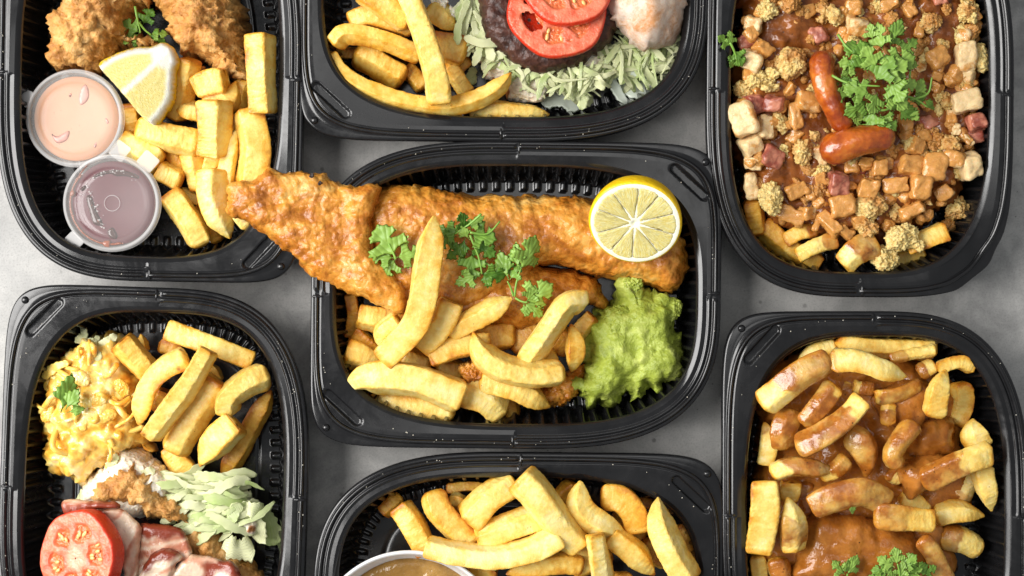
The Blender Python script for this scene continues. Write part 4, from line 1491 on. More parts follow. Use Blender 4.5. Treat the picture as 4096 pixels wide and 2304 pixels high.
for i in range(70):
    if i < 40:
        f = rb.random()
        x, y = 345 + 70 * f + rb.gauss(0, 7), 745 + 165 * f + rb.gauss(0, 8)
    else:
        a = rb.uniform(20, 170)
        x, y = 450 + 128 * math.cos(R(a)) + rb.gauss(0, 4), 812 - 128 * math.sin(R(a)) + rb.gauss(0, 4)
    rr = rb.choice((1.2, 1.6, 2.2, 4.0)) * S
    Vs.append(BALL2[0] * rr + W(x, y, 0.0342))
    Fs.append(BALL2[1] + i * len(BALL2[0]))
o = put('bubbles', np.vstack(Vs), np.vstack(Fs), M['clear_rim'], t)
o['kind'] = 'stuff'
# ================================================================== top middle tray: burger and chips
C = [
    ('dark chip curling out behind the orange chip tips beside the burger bun', [(1760, 275, .016), (1830, 275, .016), (1878, 235, .016)], 50, .7, 'rr'),
    ('dark chip lying deep under the burger tray chip pile', [(1345, 205, .012), (1440, 215, .012)], 60, .75, 'ff'),
    ('short dark chip low between the two long curved chips', [(1620, 270, .014), (1700, 355, .013)], 74, .65, 'rr'),
    ('mottled golden chip under the crossing chips of the burger tray', [(1425, 195, .020), (1500, 240, .020), (1622, 315, .018)], 104, .6, 'rr'),
    ('chip ending just above the bowed chip, right of the tallest chip', [(1790, 255, .022), (1830, 310, .021), (1872, 372, .018)], 70, .35, 'rf'),
    ('blunt orange chip pointing at the lettuce from under the tallest chip', [(1720, 180, .027), (1800, 200, .027), (1868, 222, .026)], 112, .6, 'fr'),
    ('thick rounded chip at upper left of the burger tray pile', [(1398, 92, .026), (1470, 62, .028), (1560, 80, .028), (1660, 112, .026)], 96, .5, 'rr'),
    ('pale chip tip by the bread crumbs at the upper right of the chip pile', [(1712, 30, .032), (1770, 70, .033), (1828, 118, .030)], 104, .3, 'rp'),
    ('chip with bumpy rounded left tip crossing under the tallest chip', [(1330, 178, .034), (1375, 132, .036), (1470, 138, .036), (1580, 172, .034), (1692, 222, .030)], 82, .45, 'rr'),
    ('chip slanting in from the top edge under the tallest chip', [(1440, -40, .042), (1530, 20, .041), (1640, 92, .036)], 108, .3, 'fr'),
    ('longest bowed chip curving along the bottom of the burger tray', [(1318, 215, .032), (1370, 295, .034), (1480, 358, .034), (1610, 402, .033), (1760, 425, .032), (1900, 395, .034), (1990, 345, .036), (2044, 290, .038)], 78, .42, 'rp'),
    ('single short chip lying apart at the bottom of the burger tray', [(1880, 462, .020), (1960, 440, .022), (2090, 448, .022), (2196, 458, .020)], 70, .25, 'fp'),
    ('tallest pale chip standing across the burger tray pile', [(1620, -50, .050), (1665, 60, .050), (1712, 190, .048), (1745, 310, .046), (1757, 408, .040)], 104, .2, 'ff'),
]
for a in C:
    chip(*a)

o = slab('bun_half', [(1895, 120), (1905, 233), (1915, 262), (1928, 287), (1940, 325), (1963, 334), (2010, 369), (2025, 396), (2075, 402), (2134, 413), (2169, 411), (2195, 385), (2207, 365), (2240, 345), (2290, 352), (2351, 361), (2401, 349), (2425, 310), (2440, 240), (2400, 100), (2200, 20), (1980, 40)],
         0.014, 0.016, M['bread'], Hb=0.006, Redge=0.012, step=0.0021, disp=[('p', 60, 0.0022), ('b', 160, 0.0012), ('p', 420, 0.0005)], rag=[('b', 220, 0.0014)], zref=0.02,
         attrs=lambda Q, d: {'crust': sm(0.0040, 0.0005, d) * sm(0.0, 0.5, fbm(np.c_[Q, Q[:, 0] * 0] * 70, 2) + 0.15)})
tag(o, 'torn white bottom half of the burger bun under lettuce and patty', 'bread bun')

lt = thing('shredded_lettuce', 'shredded lettuce spilling out round the burger patty', 'lettuce', tuple(W(2300, 250, 0.02)))
rl = random.Random(11)


def shreds(parent, n, region, zr, wr, lr, tone, mat='lettuce', name='shred', ang=None):
    for i in range(n):
        while True:
            x, y = rl.uniform(min(p[0] for p in region), max(p[0] for p in region)), rl.uniform(min(p[1] for p in region), max(p[1] for p in region))
            if inside(np.array([[x, y]], float), np.array(region, float))[0]:
                break
        a = R(rl.uniform(0, 360) if ang is None else rl.gauss(ang[0], ang[1]))
        ln = rl.uniform(*lr)
        z = rl.uniform(*zr)
        bx, by = rl.gauss(0, .22) * ln, rl.gauss(0, .22) * ln
        dx, dy = math.cos(a) * ln / 2, -math.sin(a) * ln / 2
        pts = [(x - dx, y - dy, z + rl.uniform(-.003, .003)), (x + bx * .5, y + by * .5, z + rl.uniform(0, .004)), (x + dx, y + dy, z + rl.uniform(-.004, .003))]
        ribbon(name, pts, rl.uniform(*wr), mat, parent, n=16, m=7, ripple=rl.uniform(.03, .09), rf=rl.uniform(.5, 2.0), twist=rl.uniform(-.45, .45), tone=min(1, max(0, rl.uniform(*tone))), taper=(rl.uniform(.5, 1), rl.uniform(.3, 1)))


shreds(lt, 46, [(1830, -20), (1930, -20), (1960, 120), (2010, 210), (1940, 215), (1880, 180), (1850, 90)], (.026, .034), (16, 58), (110, 240), (-.3, .9), ang=(75, 30))
shreds(lt, 80, [(1960, 225), (2040, 265), (2200, 300), (2380, 265), (2420, 300), (2340, 345), (2230, 340), (2080, 310), (1980, 250)], (.026, .034), (12, 34), (80, 180), (-.3, .9))
shreds(lt, 14, [(2210, 330), (2290, 320), (2350, 380), (2340, 400), (2250, 360)], (.020, .027), (26, 60), (60, 120), (.2, .6), ang=(-60, 30))
shreds(lt, 120, [(2440, 200), (2520, 160), (2600, 200), (2700, 130), (2715, 220), (2680, 300), (2600, 300), (2500, 290), (2430, 290)], (.018, .030), (10, 34), (120, 240), (-.2, 1.1))
for pts, w, tn in (([(2710, 105, .03), (2695, 190, .028), (2665, 285, .022)], 34, .85), ([(2735, 150, .032), (2690, 175, .031), (2650, 185, .03)], 22, .4), ([(2665, 290, .02), (2640, 330, .018), (2610, 345, .016)], 24, .7), ([(1895, 270, .012), (1885, 310, .012), (1900, 335, .012)], 40, .7),
                   ([(2470, 170, .028), (2500, 200, .028), (2515, 215, .026)], 70, .55), ([(2560, 240, .024), (2540, 280, .022), (2560, 300, .02)], 80, .7)):
    ribbon('shred', pts, w, 'lettuce', lt, ripple=.12, tone=tn)
for x, y, rx, ry in ((1745, -2, 50, 40), (1800, 48, 60, 55), (1770, 15, 40, 30)):
    o = lump('torn white bread crumb beside the chips at the top edge, ' + {1745: 'leftmost of three', 1800: 'largest of three', 1770: 'smallest of three'}[x], x, y, .034, rx, ry, 20, mat='bread', name='bread_crumb', cat='bread', group='torn bread crumbs', hz=.5)

C = [
    ('thin white onion strip pointing down right toward the tray ribs', [(2440, 300, .022), (2465, 355, .022), (2490, 395, .020), (2530, 428, .016)], 34),
    ('white onion strip crossing right among the green lettuce', [(2480, 285, .026), (2545, 285, .026), (2612, 312, .023)], 36),
    ('wide white onion piece with jagged edge, right of the thin strip', [(2470, 345, .018), (2540, 355, .019), (2630, 358, .016)], 84),
    ('broad onion flake under the lettuce in front of the bun base', [(2450, 262, .024), (2495, 275, .024), (2500, 330, .022)], 62),
    ('lone translucent onion slice lying on the bare tray floor', [(2165, 402, .010), (2240, 402, .011), (2318, 430, .009)], 58),
]
for lb, pts, w in C:
    o = ribbon('onion_slice', pts, w, 'onion', None, thick=.0016, cup=.10, n=20, ripple=.02)
    tag(o, lb, 'onion', 'sliced white onion')

a = np.linspace(0, 2 * np.pi, 40, endpoint=False)
pat = [(2198 + (288 + 5 * math.sin(3 * q + 1) + 4 * math.sin(7 * q)) * math.cos(q), 0 + (292 + 6 * math.sin(4 * q)) * math.sin(q)) for q in a]
o = slab('beef_patty', pat, 0.031, 0.011, M['patty'], Hb=0.006, Redge=0.009, step=0.0021, disp=[('p', 60, 0.0012), ('b', 180, 0.0011), ('w', 420, 0.0009)], rag=[('b', 260, 0.0009)], zref=0.036)
tag(o, 'dark brown grilled beef patty under the tomato slices', 'burger patty')


def tomato(label, cx, cy, z, rad, ell, tilt, lean, spin, empty=(), nloc=6, thick=0.006):
    """A cut slice: skin, flesh ring, spokes, core and gel pockets with seeds. tilt degrees towards picture angle lean."""
    _seed[0] += 1
    sd = _seed[0]
    rnd = random.Random(sd)
    from mathutils import Matrix
    k = S * (CAM_H - z) / (CAM_H - RIM)
    Rr = rad * k
    c = W(cx, cy, z)
    t = thing('tomato_slice', label, 'tomato', tuple(c), 'ripe tomato slices')
    ax = Vector((-math.sin(R(lean)), math.cos(R(lean)), 0))
    rot = np.array(Matrix.Rotation(R(tilt), 3, ax))
    m, rs = 150, np.concatenate([np.linspace(0.02, 0.93, 42), [0.955, 0.975, 0.99, 1.0]])
    th = np.linspace(0, 2 * np.pi, m, endpoint=False)
    Rg, Tg = np.meshgrid(rs, th, indexing='ij')
    out = 1 + 0.025 * np.sin(2 * Tg + sd) + 0.018 * np.sin(nloc * Tg + spin)
    X, Y = Rg * np.cos(Tg) * Rr * out, Rg * np.sin(Tg) * Rr * out * ell
    P = np.c_[X.ravel(), Y.ravel(), np.zeros(X.size)]
    nz = fbm(np.c_[X.ravel() * 150, Y.ravel() * 150, np.full(X.size, sd * 1.0)], 3).reshape(X.shape)
    ph = (Tg * nloc / (2 * np.pi) + spin + 0.20 * nz) % 1.0
    spoke = np.abs(ph - 0.5) * 2                         # 1 on a spoke, 0 mid pocket
    pocket = np.floor(Tg * nloc / (2 * np.pi) + spin).astype(int) % nloc
    ri = 0.30 + 0.05 * nz + 0.16 * spoke ** 2
    ro = 0.74 + 0.04 * nz - 0.10 * spoke ** 4
    gel = sm(ri, ri + 0.07, Rg) * sm(ro, ro - 0.06, Rg) * sm(0.80, 0.62, spoke)
    zz = thick / 2 - 0.0016 * gel + 0.0004 * nz - 0.0009 * np.clip((Rg - 0.95) / 0.05, 0, 1) ** 2
    zz = zz + 0.0008 * sm(0.5, 0.2, np.abs(ph - 0.5)) * gel * fbm(np.c_[X.ravel() * 500, Y.ravel() * 500, zz.ravel() * 0], 2).reshape(X.shape)
    Vt = np.c_[X.ravel(), Y.ravel(), zz.ravel()]
    nr = len(rs)
    side = []
    for f, zq in ((1.012, 0.25), (1.015, -0.1), (1.005, -0.35), (0.98, -0.5), (0.02, -0.5)):
        side.append(np.c_[X[-1] * f, Y[-1] * f, np.full(m, zq * thick)])
    V = np.vstack([Vt] + side)
    F = grid_faces(nr + 5, m)
    hole = np.zeros(len(V), bool)
    hl = (gel.ravel() > 0.6)
    for e in empty:
        hole[:nr * m] |= hl & (pocket.ravel() == e) & (np.abs(Rg.ravel() - 0.58) < 0.12)
    F = F[~hole[F].any(1)]
    z0 = np.zeros(5 * m)
    A = dict(gel=np.append(gel.ravel(), z0), core=np.append((sm(0.34, 0.12, Rg) * 0.75 + 0.25 * sm(0.5, 1.0, spoke) * sm(0.8, 0.5, Rg)).ravel(), z0),
             skin=np.append(sm(0.965, 0.985, Rg).ravel(), z0 + 1))
    put('slice', V @ rot.T + c, tris(F), M['tomato'], t, A)
    for e in range(nloc):
        if e in empty:
            continue
        for q in range(rnd.randint(2, 5)):
            a = (e + 0.5 - spin + rnd.uniform(-.26, .26)) * 2 * np.pi / nloc
            rr = rnd.uniform(.42, .66)
            B = BALL2[0] * (0.0017, 0.0010, 0.0007)
            ca, sa = math.cos(a), math.sin(a)
            B = np.c_[B[:, 0] * ca - B[:, 1] * sa, B[:, 0] * sa + B[:, 1] * ca, B[:, 2]] + (rr * Rr * ca, rr * Rr * sa * ell, thick / 2 - 0.0009)
            put('seed', B @ rot.T + c, BALL2[1], M['seed'], t)
    return t


tomato('lower tomato slice on the burger patty with two empty seed pockets', 2226, 50, 0.046, 197, 0.93, 4, 90, 0.1, (3, 2))
tomato('upper tomato slice on the burger, overlapping the lower slice at the top edge', 2270, -88, 0.052, 196, 0.98, 7, 100, 0.55)

o = slab('floury_bun', [(2412, -20), (2432, 43), (2452, 78), (2479, 101), (2500, 128), (2518, 147), (2553, 176), (2572, 190), (2595, 198), (2634, 184), (2685, 153), (2715, 122), (2733, 95), (2752, 30), (2764, -40), (2740, -150), (2600, -210), (2470, -150)],
         0.036, 0.027, M['flour'], Hb=0.010, Redge=0.030, step=0.0020, disp=[('p', 60, 0.0024), ('b', 150, 0.0008), ('p', 400, 0.0004)], rag=[('b', 260, 0.0012)], zref=0.05)
tag(o, 'floury white top half of the burger bun leaning at the top edge', 'bread bun')

# ================================================================== bottom left tray: cheesy heap, chips, bacon, tomato, lettuce
C = [
    ('thin chip tip behind the leaning chips at the top of the bacon tray', [(562, 1335, .022), (575, 1410, .020)], 42, .5, 'pr'),
    ('shaded stub chip under the longest blunt chips at the top of the bacon tray', [(635, 1385, .020), (690, 1400, .020), (715, 1440, .02)], 66, .6, 'rr'),
    ('small rounded chip behind the straight crossing chip', [(812, 1470, .020), (850, 1485, .02), (868, 1535, .018)], 58, .5, 'rr'),
    ('dark long chip lowest at the right of the bacon tray', [(1085, 1562, .020), (1020, 1680, .018), (960, 1800, .016), (888, 1918, .013)], 78, .62, 'pp'),
    ('stubby golden chip half covered above the lettuce', [(672, 1790, .022), (715, 1850, .023), (755, 1905, .022)], 98, .45, 'ff'),
    ('orange chip deep behind the curved chip next to the cheese', [(660, 1560, .020), (640, 1640, .018)], 96, .75, 'ff'),
    ('chip leaning against the cheesy heap at the top', [(485, 1362, .038), (545, 1430, .036), (615, 1515, .032)], 102, .4, 'ff'),
    ('straight blunt chip lying at the top by the tray ribs', [(672, 1318, .030), (840, 1380, .032), (1012, 1448, .030)], 92, .3, 'ff'),
    ('wide chip under the straight crossing chip in the bacon tray', [(868, 1520, .036), (775, 1660, .034), (690, 1805, .032)], 122, .28, 'ff'),
    ('twisted chip with bumpy lower edge near the right tray wall', [(1075, 1492, .036), (985, 1530, .040), (915, 1590, .040), (900, 1650, .036)], 108, .3, 'rf'),
    ('broad chip with dark spot and pointed lower end in the bacon tray', [(948, 1690, .038), (880, 1755, .038), (802, 1860, .030)], 126, .25, 'fp'),
    ('curved pale chip beside the cheesy heap', [(752, 1425, .046), (660, 1470, .047), (585, 1560, .045), (555, 1700, .036)], 98, .2, 'rp'),
    ('straight chip crossing on top of the bacon tray chips', [(832, 1398, .052), (735, 1560, .051), (592, 1748, .046)], 88, .25, 'ff'),
]
for a in C:
    chip(*a)

ch = thing('cheesy_heap', 'lumpy heap of chicken and slaw under melted cheese sauce', 'cheesy food', tuple(W(360, 1600, 0.01)))
slab('melted_cheese', [(320, 1335), (350, 1330), (400, 1350), (450, 1340), (475, 1355), (505, 1415), (545, 1490), (548, 1570), (530, 1650), (560, 1700), (575, 1760), (595, 1815), (540, 1800), (490, 1815), (440, 1850), (360, 1895), (332, 1940), (260, 1925), (190, 1905), (165, 1855), (152, 1730), (150, 1630), (172, 1530), (225, 1450), (248, 1390), (290, 1375)],
     0.012, 0.025, M['cheese'], ch, Hb=0.006, Redge=0.018, step=0.0017, disp=[('p', 70, 0.0036), ('b', 150, 0.0022), ('w', 320, 0.0012)], rag=[('p', 150, 0.0018)], zref=0.03)
slab('melted_cheese', [(540, 1690), (570, 1720), (590, 1760), (605, 1830), (585, 1835), (545, 1790), (500, 1760)], 0.009, 0.004, M['cheese'], ch, Hb=0.003, zref=0.012, disp=[('p', 200, 0.0006)])
rl = random.Random(21)
for i in range(30):
    x, y = rl.gauss(360, 95), rl.gauss(1600, 150)
    if not inside(np.array([[x, y]]), np.array([(200, 1480), (300, 1360), (480, 1400), (530, 1560), (520, 1700), (480, 1790), (330, 1880), (200, 1860), (165, 1650)], float))[0]:
        continue
    a, ln, z = rl.uniform(0, 6.3), rl.uniform(50, 140), rl.uniform(.037, .0425)
    dx, dy = math.cos(a) * ln / 2, math.sin(a) * ln / 2
    tube('shred', [(x - dx, y - dy, z - .007), (x + rl.gauss(0, 18), y + rl.gauss(0, 18), z - .001), (x + dx, y + dy, z - .009)], rl.uniform(.0009, .0018), M['shred'] if rl.random() < .6 else M['cheese'], ch, m=7, n=14, tone=.1)
for i in range(22):
    x, y = rl.gauss(350, 90), rl.gauss(1610, 140)
    if inside(np.array([[x, y]]), np.array([(200, 1480), (300, 1380), (480, 1420), (520, 1560), (510, 1700), (480, 1780), (330, 1860), (200, 1840), (175, 1650)], float))[0]:
        q = lump(None, x, y, rl.uniform(.033, .037), rl.uniform(70, 130), rl.uniform(40, 80), rl.uniform(0, 180), mat='cheese', name='lump', amp=.3, hz=.45)
        q.location -= ch.location
        q.parent = ch
for pts, w in (([(168, 1515, .03), (220, 1470, .034), (275, 1450, .036)], 34), ([(175, 1550, .028), (215, 1535, .03), (255, 1500, .034)], 60), ([(300, 1370, .028), (335, 1340, .026), (330, 1300, .022)], 30), ([(345, 1360, .026), (375, 1365, .026), (395, 1345, .024)], 24), ([(400, 1390, .030), (430, 1360, .032), (468, 1345, .030)], 30),
               ([(340, 1380, .03), (380, 1410, .034), (400, 1440, .036)], 34)):
    ribbon('cabbage_strip', pts, w, 'shred' if w in (34, 60, 30) and pts[0][0] < 200 else 'lettuce', ch, ripple=.08, tone=.15, thick=.0009)
tube('cheese_string', [(400, 1715, .034), (450, 1725, .033), (510, 1728, .031), (560, 1712, .030), (570, 1700, .030)], .0016, M['shred'], ch, n=24)
parsley('single green leaf lying on the cheesy heap', [(243, 1652, .045, 68, 165, 6, 2), (262, 1640, .046, 60, 100, 12, 2), (270, 1650, .044, 15, 70, 4, 2)], [], tone=.4)

o = slab('bun_half', [(485, 1785), (530, 1790), (580, 1820), (640, 1850), (690, 1878), (722, 1912), (700, 1990), (560, 2080), (420, 2060), (320, 1995), (345, 1920), (420, 1850), (460, 1830)], 0.016, 0.022, M['bread'], Hb=0.008, Redge=0.010, step=0.002,
         disp=[('p', 60, 0.0022), ('b', 200, 0.0016), ('p', 420, 0.0007)], rag=[('b', 220, 0.0014)], zref=0.024, attrs=lambda Q, d: {'crust': d * 0})
tag(o, 'white crumbly bun half under the crispy chicken in the bacon tray', 'bread bun')
o = slab('bun_crouton', [(935, 2065), (985, 2050), (1035, 2075), (1030, 2130), (1010, 2150), (960, 2140), (925, 2110)], 0.022, 0.013, M['bread'], Hb=0.006, Redge=0.006, step=0.0016, disp=[('p', 120, 0.0012), ('b', 300, 0.0010)], zref=0.03,
         attrs=lambda Q, d: {'crust': 0.75 * sm(-.3, .3, fbm(np.c_[Q, Q[:, 0] * 0] * 150, 2))})
tag(o, 'small browned bread chunk poking from the lettuce', 'bread bun')

o = slab('crispy_chicken_burger', [(370, 1945), (415, 1905), (455, 1880), (482, 1863), (535, 1860), (560, 1885), (602, 1902), (632, 1942), (670, 1985), (712, 1996), (735, 2030), (752, 2058), (757, 2100), (725, 2115), (640, 2100), (565, 2082), (525, 2035), (450, 2030), (368, 1998)], 0.028, 0.017, M['crisp'],
         Hb=0.006, Redge=0.012, step=0.0018, disp=cd, rag=[('b', 300, 0.0014)], zref=0.042)
tag(o, 'crispy chicken piece lying on the white bun above the bacon', 'fried chicken', 'craggy fried chicken pieces')
o = slab('crispy_chicken_burger', [(745, 2095), (800, 2098), (855, 2125), (880, 2170), (930, 2205), (975, 2250), (1010, 2285), (1015, 2340), (800, 2350), (740, 2280), (730, 2180)], 0.022, 0.014, M['crisp'],
         Hb=0.006, Redge=0.012, step=0.0018, disp=cd, rag=[('b', 300, 0.0014)], zref=0.034)
tag(o, 'darker crispy chicken piece right of the bacon, below the lettuce', 'fried chicken', 'craggy fried chicken pieces')

lt = thing('shredded_lettuce', 'pale lettuce strips beside the crispy chicken in the bacon tray', 'lettuce', tuple(W(850, 2050, 0.02)))
for pts, w, tn in (([(1035, 2040, .024), (1075, 2100, .018), (1090, 2180, .012)], 84, .95), ([(930, 1920, .018), (950, 1915, .017), (968, 1895, .016)], 44, .9), ([(310, 1985, .016), (335, 1990, .02), (362, 1988, .022)], 64, .2), ([(435, 1870, .034), (450, 1840, .034), (460, 1810, .034)], 40, .6),
                   ([(560, 1900, .036), (590, 1890, .037), (620, 1880, .036)], 34, .1), ([(960, 2030, .034), (1010, 2040, .035), (1050, 2060, .030)], 62, .05), ([(890, 2130, .034), (925, 2080, .037), (955, 2010, .038)], 50, .6), ([(1000, 2080, .03), (1040, 2120, .028), (1030, 2170, .024)], 60, .1),
                   ([(890, 2180, .032), (950, 2200, .031), (1015, 2190, .026)], 90, .0), ([(895, 1945, .026), (945, 1945, .024), (990, 1930, .02)], 60, .5), ([(895, 1985, .026), (950, 1992, .024), (1008, 1995, .02)], 60, .25), ([(660, 1880, .032), (655, 1930, .034), (640, 1970, .032)], 44, .5)):
    ribbon('shred', pts, w, 'lettuce', lt, n=34, m=13, ripple=.10, rf=rl.uniform(1.0, 2.4), twist=rl.uniform(-.6, .6), tone=tn)
for i in range(84):
    f = i / 83
    x, y = 650 + 260 * rl.random(), 1925 + 190 * f + rl.gauss(0, 12)
    x += 90 * f
    ln, a = rl.uniform(140, 290), R(rl.gauss(8 - 25 * f, 16))
    dx, dy = math.cos(a) * ln / 2, math.sin(a) * ln / 2
    z = rl.uniform(.029, .036)
    ribbon('shred', [(x - dx, y - dy, z - .003), (x - dx * .3, y - dy * .3 + rl.gauss(0, 12), z + .002), (x + dx * .4, y + dy * .4 + rl.gauss(0, 12), z + .001), (x + dx, y + dy, z - .005)], rl.uniform(12, 40), 'lettuce', lt, n=34, m=11, ripple=rl.uniform(.04, .10), rf=rl.uniform(.8, 2.2),
           twist=rl.uniform(-.6, .6), tone=max(0, min(1, rl.gauss(.3 + .3 * f * rl.random(), .4))))


def rasher(label, out, z, edges, wave, fat, ang, h=.0032):
    """A flat fried rasher: lean and fat bands run along ang, charred along the given edge lines (px)."""
    E = [spline(np.array([W(p[0], p[1], z)[:2] for p in e]), 24) for e in edges]
    ca, sa = math.cos(R(ang)), math.sin(R(ang))

    def hf(Q, d, prof, H):
        s = Q[:, 0] * ca + Q[:, 1] * sa
        return H * prof + wave * (np.sin(s * 210 + z * 900) + 0.8 * perlin(np.c_[Q * 70, Q[:, 0] * 0 + z * 300])) * sm(0, .004, d) + wave

    def at(Q, d):
        c = np.zeros(len(Q))
        for e in E:
            c = np.maximum(c, sm(.0058, .0018, dist_to(Q, e, False) + .0022 * fbm(np.c_[Q, Q[:, 0] * 0] * 160, 2)))
        s = -Q[:, 0] * sa + Q[:, 1] * ca
        return {'char': c, 'vv': np.clip(fat + 0.35 * np.sin(s * 330 + z * 500) + 0.3 * fbm(np.c_[Q, Q[:, 0] * 0] * 60, 2), 0, 1)}

    o = slab('bacon_rasher', out, z, h, M['bacon'], None, Hb=.0014, Redge=.0025, step=.0016, disp=[('p', 260, .0004)], rag=[('p', 160, .0008)], zref=z + .002, hfun=hf, attrs=at)
    return tag(o, label, 'bacon', 'fried bacon rashers')


rasher('pale fatty bacon rasher running down right beside the tomato', [(380, 2050), (465, 2030), (530, 2068), (566, 2118), (556, 2200), (548, 2320), (500, 2330), (478, 2200), (430, 2110)], .0435, [[(400, 2050), (440, 2110), (485, 2210)]], .0011, .10, 70)
rasher('narrow reddish bacon edge lying along the top of the tomato', [(250, 2006), (330, 2002), (462, 2012), (474, 2034), (380, 2044), (300, 2054), (252, 2056)], .0475, [[(252, 2050), (340, 2040), (470, 2030)]], .0006, .75, 0)
rasher('wide bacon rasher with dark red upper edge below the crispy chicken', [(560, 2098), (625, 2096), (716, 2110), (754, 2168), (764, 2226), (734, 2250), (690, 2235), (625, 2250), (585, 2300), (552, 2330), (546, 2230), (556, 2160)], .0395, [[(562, 2102), (640, 2108), (724, 2122)], [(562, 2110), (600, 2125), (700, 2130)]], .0012, .45, 10)
rasher('arched bacon rasher with charred rim at the bottom edge', [(575, 2260), (600, 2226), (648, 2194), (704, 2200), (730, 2236), (700, 2262), (668, 2335), (556, 2335)], .0445, [[(580, 2255), (605, 2228), (650, 2204), (700, 2206)], [(600, 2238), (650, 2212), (690, 2214)]], .0012, .25, 30)
rasher('orange lipped bacon rasher at the right of the bottom edge', [(680, 2285), (755, 2224), (825, 2222), (880, 2238), (932, 2248), (955, 2290), (950, 2335), (640, 2335)], .0410, [[(835, 2330), (850, 2270), (905, 2256), (945, 2290)]], .0012, .22, -15)
tomato('tomato slice lying on the bacon at the bottom left', 328, 2228, 0.054, 178, 1.08, 24, 178, 0.25, (), 6, 0.011)

# ================================================================== bottom middle tray: plain chips and white pot
C = [
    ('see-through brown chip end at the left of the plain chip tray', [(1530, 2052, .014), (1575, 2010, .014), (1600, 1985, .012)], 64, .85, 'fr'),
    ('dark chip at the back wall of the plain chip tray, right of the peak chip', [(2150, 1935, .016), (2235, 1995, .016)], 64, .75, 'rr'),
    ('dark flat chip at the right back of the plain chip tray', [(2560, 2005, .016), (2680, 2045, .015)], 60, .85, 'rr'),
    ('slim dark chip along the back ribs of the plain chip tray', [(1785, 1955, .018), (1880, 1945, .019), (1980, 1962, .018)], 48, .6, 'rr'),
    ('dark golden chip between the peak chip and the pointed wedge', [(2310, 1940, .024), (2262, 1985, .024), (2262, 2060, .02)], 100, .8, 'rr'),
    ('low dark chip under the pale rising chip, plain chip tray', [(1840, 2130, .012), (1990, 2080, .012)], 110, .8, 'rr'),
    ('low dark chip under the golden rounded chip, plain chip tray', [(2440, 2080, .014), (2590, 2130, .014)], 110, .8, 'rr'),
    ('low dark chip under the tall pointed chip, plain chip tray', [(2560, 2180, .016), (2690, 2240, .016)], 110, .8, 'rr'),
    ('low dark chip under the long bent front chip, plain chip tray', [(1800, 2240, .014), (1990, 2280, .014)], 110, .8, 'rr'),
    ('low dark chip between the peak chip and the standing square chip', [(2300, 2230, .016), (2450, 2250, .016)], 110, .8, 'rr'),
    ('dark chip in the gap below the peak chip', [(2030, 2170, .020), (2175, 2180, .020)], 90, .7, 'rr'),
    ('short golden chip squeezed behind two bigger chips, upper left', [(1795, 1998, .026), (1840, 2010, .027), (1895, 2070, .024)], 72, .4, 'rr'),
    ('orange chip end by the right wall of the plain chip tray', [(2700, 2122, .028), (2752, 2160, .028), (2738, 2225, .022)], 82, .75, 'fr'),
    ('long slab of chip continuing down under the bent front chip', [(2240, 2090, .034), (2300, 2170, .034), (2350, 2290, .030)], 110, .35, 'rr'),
    ('flat chip leaning at the left near the white pot', [(1595, 2025, .030), (1650, 2105, .032), (1705, 2215, .032)], 104, .4, 'ff'),
    ('chip with rounded top, second from the left in the plain chip tray', [(1728, 1962, .034), (1755, 2045, .036), (1820, 2115, .036), (1890, 2180, .034)], 100, .42, 'rr'),
    ('pale chip rising to the right beneath the peak chip', [(2058, 1935, .036), (1960, 1995, .040), (1875, 2085, .038)], 122, .22, 'ff'),
    ('golden chip with rounded top behind the pointed wedge', [(2405, 1985, .034), (2480, 1995, .037), (2530, 2050, .037), (2545, 2125, .032)], 118, .55, 'rr'),
    ('pointed wedge chip at the upper right of the peak chip', [(2320, 1925, .046), (2325, 2030, .046), (2400, 2095, .044), (2500, 2135, .040)], 112, .18, 'pp'),
    ('flat topped chip angled under the bent front chip', [(1912, 2160, .040), (2030, 2115, .042), (2155, 2070, .041)], 112, .2, 'ff'),
    ('broad chip running to the bottom edge between the standing chips', [(2440, 2140, .040), (2530, 2210, .040), (2620, 2300, .036)], 120, .3, 'fp'),
    ('orange chip at the bottom edge under the bent front chip', [(2025, 2295, .038), (2130, 2265, .040), (2250, 2250, .040), (2335, 2255, .038)], 84, .5, 'pr'),
    ('small golden chip at the bottom edge next to the white pot', [(1870, 2270, .032), (1985, 2310, .032)], 70, .5, 'rr'),
    ('dark chip at the bottom edge right of the square standing chip', [(2440, 2310, .030), (2530, 2320, .028)], 70, .75, 'rr'),
    ('peak chip, topmost and widest in the plain chip tray', [(2078, 1910, .052), (2150, 1985, .053), (2220, 2080, .050), (2310, 2190, .044)], 124, .12, 'ff'),
    ('pale square ended chip standing at the bottom edge', [(2382, 2135, .052), (2395, 2225, .052), (2412, 2330, .048)], 98, .08, 'ff'),
    ('tall pointed chip at the right of the plain chip tray', [(2632, 1988, .046), (2632, 2080, .049), (2672, 2190, .050), (2750, 2330, .048)], 116, .15, 'pf'),
    ('long bent pale chip in front, touching the white pot', [(1702, 2190, .048), (1830, 2220, .050), (1990, 2232, .051), (2130, 2205, .051), (2240, 2145, .050)], 112, .05, 'ff'),
]
for a in C:
    chip(*a)
cp = W(1637, 2588, .046)
kk = S * (CAM_H - .046) / (CAM_H - RIM)
Rw = 386 * kk
pot = thing('white_sauce_pot', 'open white pot of brown sauce cut off by the bottom edge', 'sauce pot', (cp[0], cp[1], FLOOR))
c2 = np.array([cp[0], cp[1], 0])
lathe('pot', [(0.00002, FLOOR + .0012), (Rw * .70, FLOOR + .0012), (Rw * .74, FLOOR + .002), (Rw * .945, .0425), (Rw * .955, .0445), (Rw * .975, .0462), (Rw * .99, .0462), (Rw, .0450), (Rw * .995, .0432), (Rw * .965, .0425),
              (Rw * .945, .0405), (Rw * .925, .036), (Rw * .90, .030), (Rw * .72, FLOOR + .004), (0.00002, FLOOR + .004)], c2, M['white'], pot, m=120)
